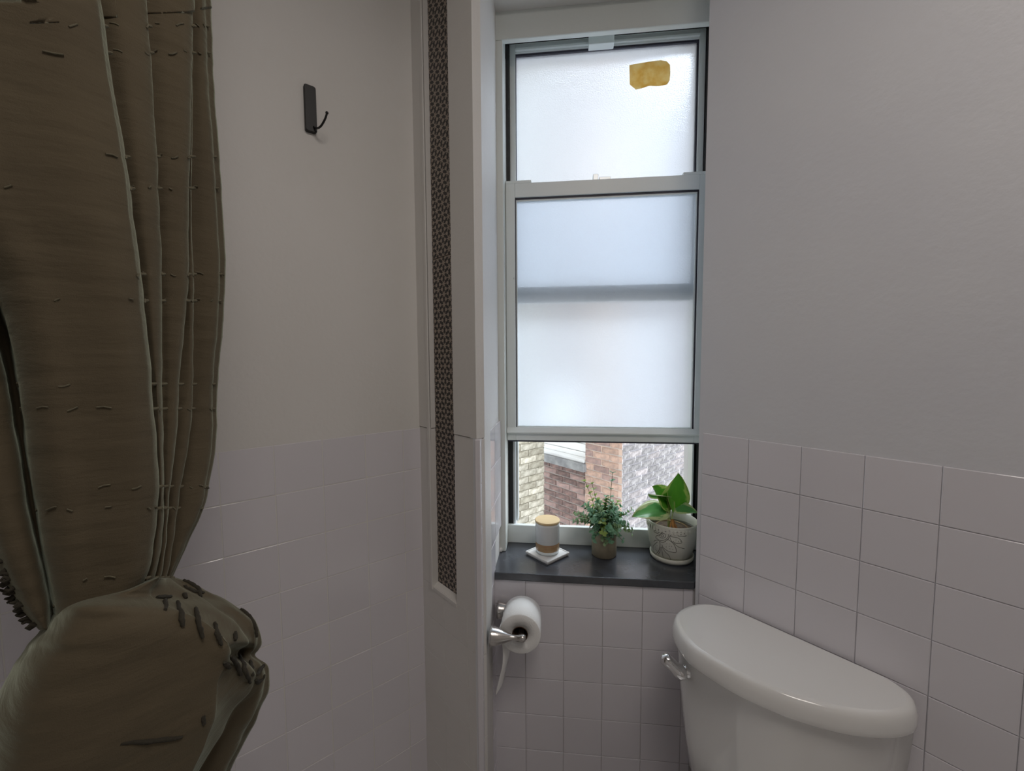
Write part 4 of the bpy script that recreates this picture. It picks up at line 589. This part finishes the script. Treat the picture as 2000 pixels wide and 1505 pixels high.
# hanging tail between roll and wall
m = MB(); prof = []
for k in range(15):
    t = k/14; prof.append((rc.x-RR-.0006 + .004*math.sin(t*5) - .008*max(0, t-.55)*2 + .006*math.sin(t*math.pi), rc.z+.01-t*.185))
r_ = []
for k, (x, zz) in enumerate(prof):
    t = k/14; y0, y1 = 1.034+.004*t, 1.120-.05*max(0, t-.7)
    w_ = .016*min(1, t*2); r_.append([Vector((x, y0, zz)), Vector((x+.0035+w_*.5, (y0+y1)/2, zz)), Vector((x+w_, y1, zz)), Vector((x-.0008+w_, y1, zz)), Vector((x+.0027+w_*.5, (y0+y1)/2, zz)), Vector((x-.0008, y0, zz))])
m.loft(r_, smooth=True); m.build('loose_sheet', M_['paper'], roll)
# ------------------------------------------------------------------ hook on the left wall
hook = empty('wall_hook', (0, 0, 0), 'matte black hook with curled prong on the painted wall', 'hook')
def lp(a, z, off=0): v = DL*a - DR*1.09 + DR*off; return Vector((v.x, v.y, z))
hook.location = lp(.28, .58, 0)
m = MB(); M = frame_m(lp(.2715, .5815, .0), DL, (0, 0, 1), -DR)
def rrect(w_, h_, r, n=5):
    out = []
    for cx_, cy_, a0_ in ((w_/2-r, h_/2-r, 0), (-w_/2+r, h_/2-r, 90), (-w_/2+r, -h_/2+r, 180), (w_/2-r, -h_/2+r, 270)):
        for k in range(n): a = math.radians(a0_+90*k/(n-1)); out.append((cx_+r*math.cos(a), cy_+r*math.sin(a)))
    return out
Mh = frame_m(lp(.2765, .5790, 0), DL, (0, 0, 1), DR)
rings = [[Mh @ Vector((x, y, zz)) for x, y in rrect(.0255-s, .104-s, .005)] for zz, s in ((0, 0), (.0085, 0), (.0100, .002))]
m.loft(rings, smooth=False).build('plate', M_['blackmetal'], hook, recalc=True)
pts = []
b0 = lp(.279, .5455, .009)
for k in range(13):
    a = math.radians(-100 + k*9.3); pts.append(b0 + DR*(.004+.0185+.0225*math.sin(a+math.pi/2-1.4)*0) )
pts = [lp(.281, .5400, .008), lp(.284, .5345, .016), lp(.287, .5315, .026), lp(.290, .5325, .036), lp(.293, .5375, .0455), lp(.296, .5450, .0525), lp(.298, .5525, .056)]
pts = cat_rom(pts, 4)
m = MB().tube(pts, .0023, 10); m.build('prong', M_['blackmetal'], hook)
m = MB().lathe([(.0005, -.0036), (.0025, -.0026), (.0036, 0), (.0025, .0026), (.0005, .0036)], T(*lp(.2985, .5555, .0570)), 14); m.build('ball_tip', M_['blackmetal'], hook)
# ------------------------------------------------------------------ candle on coaster
coaster = empty('coaster', (-.027, 1.259, S), 'square white stone coaster set diagonally under the candle', 'coaster')
Rz = Matrix.Rotation(math.radians(47), 4, 'Z')
M_['marble'] = mat('white_marble', (.78, .77, .75), .4, col2=(.60, .60, .60), nscale=30, detail=6)
MB().box((-.045, -.045, 0), (.045, .045, .0042), T(-.027, 1.259, S) @ Rz).build('lower_plate', M_['marble'], coaster, bevel=.001)
MB().box((-.048, -.048, .0046), (.048, .048, .0095), T(-.027, 1.259, S) @ Rz).build('upper_plate', M_['marble'], coaster, bevel=.001)
m = MB()
for a, b in (((-.048, -.048), (.048, -.044)), ((-.048, .044), (.048, .048)), ((-.048, -.044), (-.044, .044)), ((.044, -.044), (.048, .044))):
    m.box((a[0], a[1], .0095), (b[0], b[1], .0110), T(-.027, 1.259, S) @ Rz)
m.build('rim', M_['marble'], coaster, bevel=.0006, seg=1)
candle = empty('candle_jar', (-.027, 1.262, S+.0097), 'white glass candle jar with pale wooden lid and tan wax band', 'candle')
z0 = S+.0098; CT = T(-.027, 1.262, z0)
M_['jarglass'] = mat('milky_glass', (.66, .69, .70), .12, coat=.5)
M_['jarbase'] = mat('thick_glass_base', (.80, .86, .88), .06, coat=.6)
M_['wax'] = mat('tan_band', (.44, .30, .16), .25, col2=(.36, .22, .12), nscale=50, stretch=(1, 1, 4), coat=.4)
MB().lathe([(.026, 0), (.033, .0015), (.0362, .006), (.0366, .012)], CT, 48, True, True).build('glass_base', M_['jarbase'], candle)
MB().lathe([(.0362, .012), (.0366, .0135), (.0368, .033), (.0366, .0345)], CT, 48).build('wax_band', M_['wax'], candle)
MB().lathe([(.0368, .0345), (.0372, .036), (.0374, .088), (.0376, .094), (.036, .0955)], CT, 48).build('jar', M_['jarglass'], candle)
MB().lathe([(.0372, .0957), (.0382, .0965), (.0384, .1010), (.0372, .1025)], CT, 48).build('lid', M_['lidwood'], candle, bevel=0)
# ------------------------------------------------------------------ small potted boxwood
random.seed(11)
bx = empty('potted_boxwood', (.147, 1.281, S), 'small leafy boxwood in a stone-coloured cylinder pot on the sill', 'plant')
PT = T(.147, 1.281, S)
M_['jute'] = mat('stone_grey_paper_pot', (.33, .29, .21), .85, col2=(.24, .21, .15), nscale=18, bump=.7, bscale=70)
M_['soil'] = mat('soil', (.05, .03, .02), .95, col2=(.10, .07, .04), nscale=90, bump=1, bscale=160)
MB().lathe([(.0345, 0), (.0375, .003), (.0378, .078), (.0365, .079), (.0350, .078), (.0350, .066), (.0345, .066), (.001, .066)], PT, 40, True, False).build('pot', M_['jute'], bx)
def leaf_quad(mb, p, d, up, L_, W_, fold=.25, curve=.15, smooth=True):
    d = Vector(d).normalized(); s = d.cross(up).normalized(); n = s.cross(d)
    A0, A1, A2, A3 = p, p+d*L_*.35+n*L_*curve*.5, p+d*L_*.72+n*L_*curve*.3, p+d*L_-n*L_*curve*.6
    v = [A0, A1-s*W_*.5+n*W_*fold, A1, A1+s*W_*.5+n*W_*fold, A2-s*W_*.42+n*W_*fold*.8, A2, A2+s*W_*.42+n*W_*fold*.8, A3]
    mb.add(v, [(0,2,1), (0,3,2), (1,2,5,4), (2,3,6,5), (4,5,7), (5,6,7)], smooth)
def leafmat(name, c, c2, rough=.4, trans=.35):
    m, t, b = NT(name); L = t.links.new; out = t.nodes['Material Output']
    tc = nd(t, 'ShaderNodeTexCoord'); n = nd(t, 'ShaderNodeTexNoise'); n.inputs['Scale'].default_value = 70; L(tc.outputs['Object'], n.inputs[0])
    r = nd(t, 'ShaderNodeMixRGB'); r.inputs[1].default_value = (*c, 1); r.inputs[2].default_value = (*c2, 1); L(n.outputs[0], r.inputs[0]); L(r.outputs[0], b.inputs['Base Color'])
    b.inputs['Roughness'].default_value = rough
    tr = nd(t, 'ShaderNodeBsdfTranslucent'); L(r.outputs[0], tr.inputs[0]); mx = nd(t, 'ShaderNodeMixShader'); mx.inputs[0].default_value = trans
    L(b.outputs[0], mx.inputs[1]); L(tr.outputs[0], mx.inputs[2]); L(mx.outputs[0], out.inputs[0]); return m
M_['leafd'] = leafmat('deep_green_leaf', (.10, .28, .14), (.32, .54, .38), .3)
M_['leafl'] = leafmat('yellow_green_leaf', (.28, .42, .08), (.40, .50, .16), .4)
M_['leafp'] = leafmat('pale_green_leaf', (.38, .50, .28), (.25, .42, .22), .4)
M_['stem'] = mat('green_brown_stem', (.10, .10, .04), .7)
st_m = MB(); lm = {'leafd': MB(), 'leafl': MB(), 'leafp': MB()}
base = Vector((.147, 1.281, S+.066))
specs = []
for k in range(95):
    az_ = random.uniform(0, 2*math.pi); el = random.uniform(.0, 1.45); L_ = random.uniform(.035, .088)*(1-.12*(el<.35))
    specs.append((az_, el, L_, random.choice(['leafd', 'leafd', 'leafd', 'leafd', 'leafl', 'leafp'])))
specs += [(.1, 1.50, .170, 'leafd'), (2.75, 1.22, .145, 'leafl'), (2.4, 1.30, .13, 'leafl'), (3.5, .55, .09, 'leafp'), (3.0, .48, .085, 'leafp'), (3.4, .30, .085, 'leafp'), (-.2, .75, .10, 'leafl'), (4.6, -.25, .062, 'leafp'), (4.9, -.2, .06, 'leafd'), (5.4, -.2, .065, 'leafd'), (4.2, -.15, .064, 'leafd')]
for az_, el, L_, kd in specs:
    d = Vector((math.cos(az_)*math.cos(el), math.sin(az_)*math.cos(el), math.sin(el)))
    p0 = base + Vector((math.cos(az_)*.012, math.sin(az_)*.012, 0)); pts = []
    if kd != 'leafp' and el < 1.1: L_ *= .92
    for k in range(7):
        t = k/6; pts.append(p0 + Vector((0, 0, .030*min(1, t*2.2))) + d*(L_*t) - Vector((0, 0, .012*t*t)))
    st_m.tube(pts, .0007, 5)
    for k in range(2, 7):
        for sd in range(3):
            q = pts[k]; a = random.uniform(0, 6.28); side = d.orthogonal().normalized(); side = Matrix.Rotation(a, 3, d) @ side
            leaf_quad(lm[kd if random.random() > .12 else 'leafd'], q, side*.9+d*.55, d, random.uniform(.010, .0165), random.uniform(.009, .0125), .18)
st_m.build('stem', M_['stem'], bx)
for k_, mb in lm.items(): tag(mb.build('foliage', M_[k_], bx), kind='stuff')
# ------------------------------------------------------------------ large white pot with pothos
gp = empty('potted_pothos', (.350, 1.292, S), 'trailing green plant in a white pot engraved with flowers, beside the wall', 'plant')
GX, GY = .350, 1.285
GT = T(GX, GY, S)
M_['potwhite'] = mat('cream_glaze', (.66, .66, .60), .35, col2=(.60, .60, .53), nscale=12, bump=.1, bscale=60)
M_['engrave'] = mat('engraved_line', (.05, .045, .035), .8)
ZR = .117
prof = [(.046, .010), (.052, .012), (.058, .022), (.0655, .045), (.0700, .075), (.0722, .100), (.0735, ZR-.002), (.0735, ZR), (.0715, ZR+.001), (.0690, ZR-.001), (.0680, .095), (.0675, .093)]
MB().lathe(prof, GT, 56, True, False).build('pot', M_['potwhite'], gp)
MB().lathe([(.0665, .088), (.04, .0905), (.001, .0915)], GT, 40, False, False).build('soil', M_['soil'], gp)
MB().lathe([(.050, 0), (.0595, .001), (.0625, .006), (.0635, .0155), (.0605, .0165), (.058, .012), (.050, .0095)], GT, 56, True, True).build('saucer', M_['potwhite'], gp)
def prad(z):
    P = prof[:8]
    for (r0_, z0_), (r1_, z1_) in zip(P, P[1:]):
        if z0_ <= z-S <= z1_: return r0_ + (r1_-r0_)*((z-S)-z0_)/max(z1_-z0_, 1e-6)
    return .058
eng = MB()
for l in POTL:
    if len(l) < 3: continue
    pts = cat_rom([(a, zz, 0) for a, zz in l], 4)
    eng.tube([(GX+math.cos(p.x)*(prad(p.y)-.0001), GY+math.sin(p.x)*(prad(p.y)-.0001), p.y) for p in pts], .00065, 5)
for a, zz in POTD:
    eng.lathe([(.0001, -.0004), (.0010, 0), (.0001, .0004)], frame_m((GX+math.cos(a)*prad(zz), GY+math.sin(a)*prad(zz), zz), (-math.sin(a), math.cos(a), 0), (0, 0, 1), (math.cos(a), math.sin(a), 0)), 8)
tag(eng.build('flower_engraving', M_['engrave'], gp), 'dark engraved flower and leaf lines')
rb = MB()
for k in range(44):
    a = 2*math.pi*k/44; r = .0738; rb.box((-.0032, -.0006, -.006), (.0032, .0006, .006), T(GX+math.cos(a)*r, GY+math.sin(a)*r, S+.1035) @ Matrix.Rotation(a+math.pi/2, 4, 'Z'))
rb.build('rim_band', M_['potwhite'], gp, bevel=.0006, seg=1)
# pothos leaves
def pothos_mat(name, g1, g2, pale, amt):
    m, t, b = NT(name); L = t.links.new; out = t.nodes['Material Output']
    uv = nd(t, 'ShaderNodeTexCoord'); sp_ = nd(t, 'ShaderNodeSeparateXYZ'); L(uv.outputs['UV'], sp_.inputs[0])
    n = nd(t, 'ShaderNodeTexNoise'); n.inputs['Scale'].default_value = 3; n.inputs['Detail'].default_value = 5; L(uv.outputs['UV'], n.inputs[0])
    r = nd(t, 'ShaderNodeMixRGB'); r.inputs[1].default_value = (*g1, 1); r.inputs[2].default_value = (*g2, 1); L(n.outputs[0], r.inputs[0])
    ab = nd(t, 'ShaderNodeMath', operation='ABSOLUTE'); L(sp_.outputs[0], ab.inputs[0])
    ad = nd(t, 'ShaderNodeMath', operation='MULTIPLY_ADD'); L(n.outputs[0], ad.inputs[0]); ad.inputs[1].default_value = 1.2; L(ab.outputs[0], ad.inputs[2])
    gt = nd(t, 'ShaderNodeMapRange'); L(ad.outputs[0], gt.inputs[0]); gt.inputs[1].default_value = amt; gt.inputs[2].default_value = amt+.12
    m2 = nd(t, 'ShaderNodeMixRGB'); L(gt.outputs[0], m2.inputs[0]); L(r.outputs[0], m2.inputs[1]); m2.inputs[2].default_value = (*pale, 1)
    L(m2.outputs[0], b.inputs['Base Color']); b.inputs['Roughness'].default_value = .3
    tr = nd(t, 'ShaderNodeBsdfTranslucent'); L(m2.outputs[0], tr.inputs[0]); mx = nd(t, 'ShaderNodeMixShader'); mx.inputs[0].default_value = .4
    L(b.outputs[0], mx.inputs[1]); L(tr.outputs[0], mx.inputs[2]); L(mx.outputs[0], out.inputs[0]); return m
M_['poth'] = pothos_mat('pothos_leaf', (.10, .40, .04), (.24, .58, .06), (.55, .70, .22), 1.32)
M_['pothv'] = pothos_mat('variegated_pothos_leaf', (.12, .44, .12), (.26, .58, .22), (.66, .74, .42), 1.16)
M_['dry'] = mat('dry_brown_leaf', (.42, .20, .06), .8, col2=(.25, .10, .03), nscale=60)
def big_leaf(name, p, tip, up, W_, mtl, droop=.12, fold=.18, label=None):
    p = Vector(p); tip = Vector(tip); d = (tip-p); L_ = d.length; d.normalize(); s = d.cross(Vector(up)).normalized(); n = s.cross(d)
    NU, NV = 12, 8; v = []; f = []; uvs = []
    for i in range(NU+1):
        t = i/NU; wd = W_*.5*(math.sin(math.pi*min(1, t**.62))**.75)*(1-.25*t)*1.12 + .0004
        back = -.10*L_*0
        for j in range(NV+1):
            u = j/NV*2-1; heart = -.09*L_*(abs(u)**1.5)*max(0, 1-t*3.2)
            v.append(p + d*(L_*t+heart) + s*(wd*u) + n*(fold*wd*abs(u)**1.4*(1) - droop*L_*(t*t) + .03*L_*math.sin(5*t+3*u)*abs(u)))
            uvs.append((u, t))
    for i in range(NU):
        for j in range(NV): a = i*(NV+1)+j; f.append((a, a+1, a+NV+2, a+NV+1))
    q = wloc(gp); me = bpy.data.meshes.new(name); me.from_pydata([tuple(x-q) for x in v], [], f); me.update()
    me.polygons.foreach_set('use_smooth', [True]*len(f)); uv = me.uv_layers.new(name='UV')
    for lp_ in me.loops: uv.data[lp_.index].uv = uvs[lp_.vertex_index]
    me.materials.append(mtl); o = bpy.data.objects.new(name, me); link(o, gp)
    sm = o.modifiers.new('thick', 'SOLIDIFY'); sm.thickness = .0005
    if label: tag(o, label)
    return o
crown = Vector((.342, 1.285, S+.125))
big_leaf('leaf', (.350, 1.292, S+.150), (.366, 1.270, S+.258), (.25, -1, .25), .092, M_['poth'], .10, .22, 'broad upright green leaf')
big_leaf('leaf', (.345, 1.288, S+.165), (.278, 1.262, S+.222), (.1, -.8, .75), .075, M_['poth'], -.1, .2)
big_leaf('leaf', (.325, 1.275, S+.150), (.224, 1.225, S+.150), (0, -.55, .8), .070, M_['pothv'], .10, .2, 'pale variegated leaf reaching left')
big_leaf('leaf', (.330, 1.275, S+.190), (.268, 1.235, S+.205), (0, -.5, -.9), .05, M_['pothv'], .05, .3)
big_leaf('leaf', (.337, 1.283, S+.200), (.345, 1.262, S+.145), (.9, -.6, .1), .055, M_['poth'], .0, .25)
big_leaf('leaf', (.362, 1.290, S+.150), (.408, 1.250, S+.160), (-.2, -.5, .8), .045, M_['pothv'], .2, .3)
stm = MB()
for a, b, c in (((.345, 1.285, S+.09), (.340, 1.280, S+.13), (.350, 1.292, S+.152)), ((.342, 1.284, S+.09), (.336, 1.270, S+.15), (.330, 1.276, S+.190)), ((.340, 1.284, S+.09), (.338, 1.272, S+.14), (.337, 1.283, S+.200)), ((.338, 1.284, S+.09), (.334, 1.274, S+.13), (.325, 1.275, S+.150)), ((.345, 1.285, S+.09), (.350, 1.280, S+.135), (.362, 1.290, S+.150))):
    stm.tube(cat_rom([a, b, c], 6), .0011, 6)
M_['stemg'] = mat('pale_green_stem', (.40, .50, .14), .5)
stm.build('stem', M_['stemg'], gp)
m = MB().tube(cat_rom([(.395, 1.262, S+.095), (.375, 1.262, S+.112), (.345, 1.268, S+.119), (.315, 1.270, S+.117), (.295, 1.275, S+.100)], 6), .0013, 6)
tag(m.build('runner', M_['lidwood'], gp), 'pale dry runner')
m = MB()
for k, (dx, dz, wd) in enumerate(((0, 0, .010), (-.008, -.004, .005), (.009, -.006, .006))):
    pts = [Vector((.345+dx*.3, 1.262, S+.125+dz)), Vector((.344+dx, 1.252, S+.112+dz)), Vector((.346+dx*1.4, 1.246, S+.098+dz)), Vector((.348+dx*1.6, 1.246, S+.090))]
    pp = cat_rom(pts, 3); m.loft([[p+Vector((-wd/2, 0, 0)), p+Vector((0, -.002, 0)), p+Vector((wd/2, 0, 0)), p+Vector((0, .001, 0))] for p in pp], smooth=True)
tag(m.build('dry_leaf', M_['dry'], gp), 'withered orange-brown leaf')
# ------------------------------------------------------------------ shower curtain
cur = empty('shower_curtain', (-.47, .42, ZF), 'olive tufted shower curtain gathered in a knot at the left', 'curtain')
def grid_from(rows, kc, kr):
    rr = [cat_rom(r, kc) for r in rows]; n = len(rr[0]); cols = [cat_rom([r[j] for r in rr], kr) for j in range(n)]
    return [[cols[j][i] for j in range(n)] for i in range(len(cols[0]))]
from mathutils import noise
def grid_mesh(g, name, mtl, parent, amp=.0015, closed=True):
    m = MB(); n = len(g[0]); v = []
    for i, r in enumerate(g):
        for j, p in enumerate(r):
            q = Vector(p); a = r[(j+1) % n]-r[j-1]; nn = Vector((-a.y, a.x, 0)); nn = nn.normalized() if nn.length > 1e-9 else Vector((0, 0, 0))
            f_ = noise.noise(Vector((q.x*14, q.y*14, q.z*45)))*.7 + noise.noise(Vector((q.x*9, q.y*9, q.z*12)))*.9
            v.append(q + nn*amp*f_)
    f = []
    for i in range(len(g)-1):
        for j in range(n if closed else n-1):
            k = (j+1) % n; f.append((i*n+j, (i+1)*n+j, (i+1)*n+k, i*n+k))
    m.add(v, f, True)
    m.add(v[:n], [tuple(range(n))]); m.add(v[-n:], [tuple(range(n))[::-1]])
    return m.build(name, mtl, parent, recalc=True), v
up_ = [[Vector(p) for p in r] for r in CUR_UP]
top = [[p + Vector((0, 0, .55)) for p in up_[0]]]
gU = grid_from(top + up_, 5, 7)
grid_mesh(gU, 'drape', M_['cloth'], cur, .0016)
bu_ = [[Vector(p) for p in r] for r in CUR_BU]
bot = [[p*1 + Vector((0, 0, -.25)) for p in bu_[-1]]]
gB = grid_from(bu_ + bot, 5, 5)
grid_mesh(gB, 'gathered_knot', M_['cloth'], cur, .0030)
# rows of chenille tufts across the drape
random.seed(5)
tf = MB()
rowsz = []
nC = len(gU[0])
def surf_row(zt):      # polyline over the folds at a given height (height taken at the first fold edge column)
    jc = 5*14
    best = min(range(len(gU)), key=lambda i: abs(gU[i][jc].z - zt)); return gU[best]
zs_ = [.475, .345, .215, .09, -.03, -.145, -.245, -.335]
for zt in zs_:
    for dz in (0, -.026):
        r = surf_row(zt+dz); j = 5*6
        while j < 5*33+2:
            L_ = random.randint(2, 4); seg = r[j:j+L_]
            if len(seg) > 2:
                pts = []
                for k in range(len(seg)-1):
                    a = seg[k+1]-seg[k]; nn = Vector((-a.y, a.x, 0)); nn = nn.normalized() if nn.length else nn
                    pts.append(seg[k] - nn*.0008 + Vector((0, 0, .0025*math.sin(k+j))))
                tl = sum((pts[k+1]-pts[k]).length for k in range(len(pts)-1))
                if .003 < tl < .12 and (j > 5*15 or random.random() < .5): tf.tube(pts, .0009, 6)
                e = seg[-1]
            j += L_ + random.choice([0, 1, 2, 4])
# small tuft ends standing off the fold edges
for zt in zs_:
    for dz in (0, -.026):
        r = surf_row(zt+dz)
        for jc in (5*14, 5*19, 5*24, 5*28, 5*33):
            if jc >= nC: continue
            p = r[jc]; o_ = (r[jc]-r[jc-5]).normalized()
            d = (Vector((.78, .62, 0))*.8 + o_*.2).normalized()
            tf.tube([p - d*.002, p + d*.002, p + d*.004 + Vector((0, 0, .0006))], .0016, 6, [.0020, .0019, .0013])
tag(tf.build('tuft_rows', M_['tuft'], cur), kind='stuff')
# scalloped edge knots down the left border of the drape and the big tufts over the knot
sc_t = MB()
for i in range(int(len(gU)*.80), len(gU)-2, 1):
    for rep in range(2):
        p = gU[i][5*0+random.randint(0, 3)]; d = Vector((-.65, -.72, 0)); sc_t.tube([p, p+d*.004+Vector((0, 0, random.uniform(-.003, .003))), p+d*.007], 0.002, 6, [.0024, .0020, .0010])
tag(sc_t.build('edge_fringe', M_['tuftdark'], cur), kind='stuff')
from mathutils.bvhtree import BVHTree
vB = [p for r in gB for p in r]; nB = len(gB[0]); fB = [(i*nB+j, i*nB+(j+1) % nB, (i+1)*nB+(j+1) % nB, (i+1)*nB+j) for i in range(len(gB)-1) for j in range(nB)]
bvh = BVHTree.FromPolygons(vB, fB)
for s_ in CUR_ST:
    m = MB(); pts = []
    for d in s_:
        d = Vector(d).normalized(); hit, nn, ix, dist = bvh.ray_cast(Vector((0, 0, 0)), d, 3)
        if hit is None:
            hit, nn, ix, dist = bvh.find_nearest(d*.62)
        if nn.dot(d) > 0: nn = -nn
        pts.append(hit + nn*.0012)
    pp = cat_rom(pts, 6) if len(pts) > 2 else [pts[0].lerp(pts[1], k/6) for k in range(7)]
    pp = [p + Vector((random.uniform(-.0006, .0006), random.uniform(-.0006, .0006), random.uniform(-.0006, .0006))) for p in pp]
    m.tube(pp, .0028, 8, [.0013+.0012*math.sin(math.pi*(k+.7)/(len(pp)+.4))*random.uniform(.75, 1.25) for k in range(len(pp))])
    m.build('tuft', M_['tuftdark'], cur)
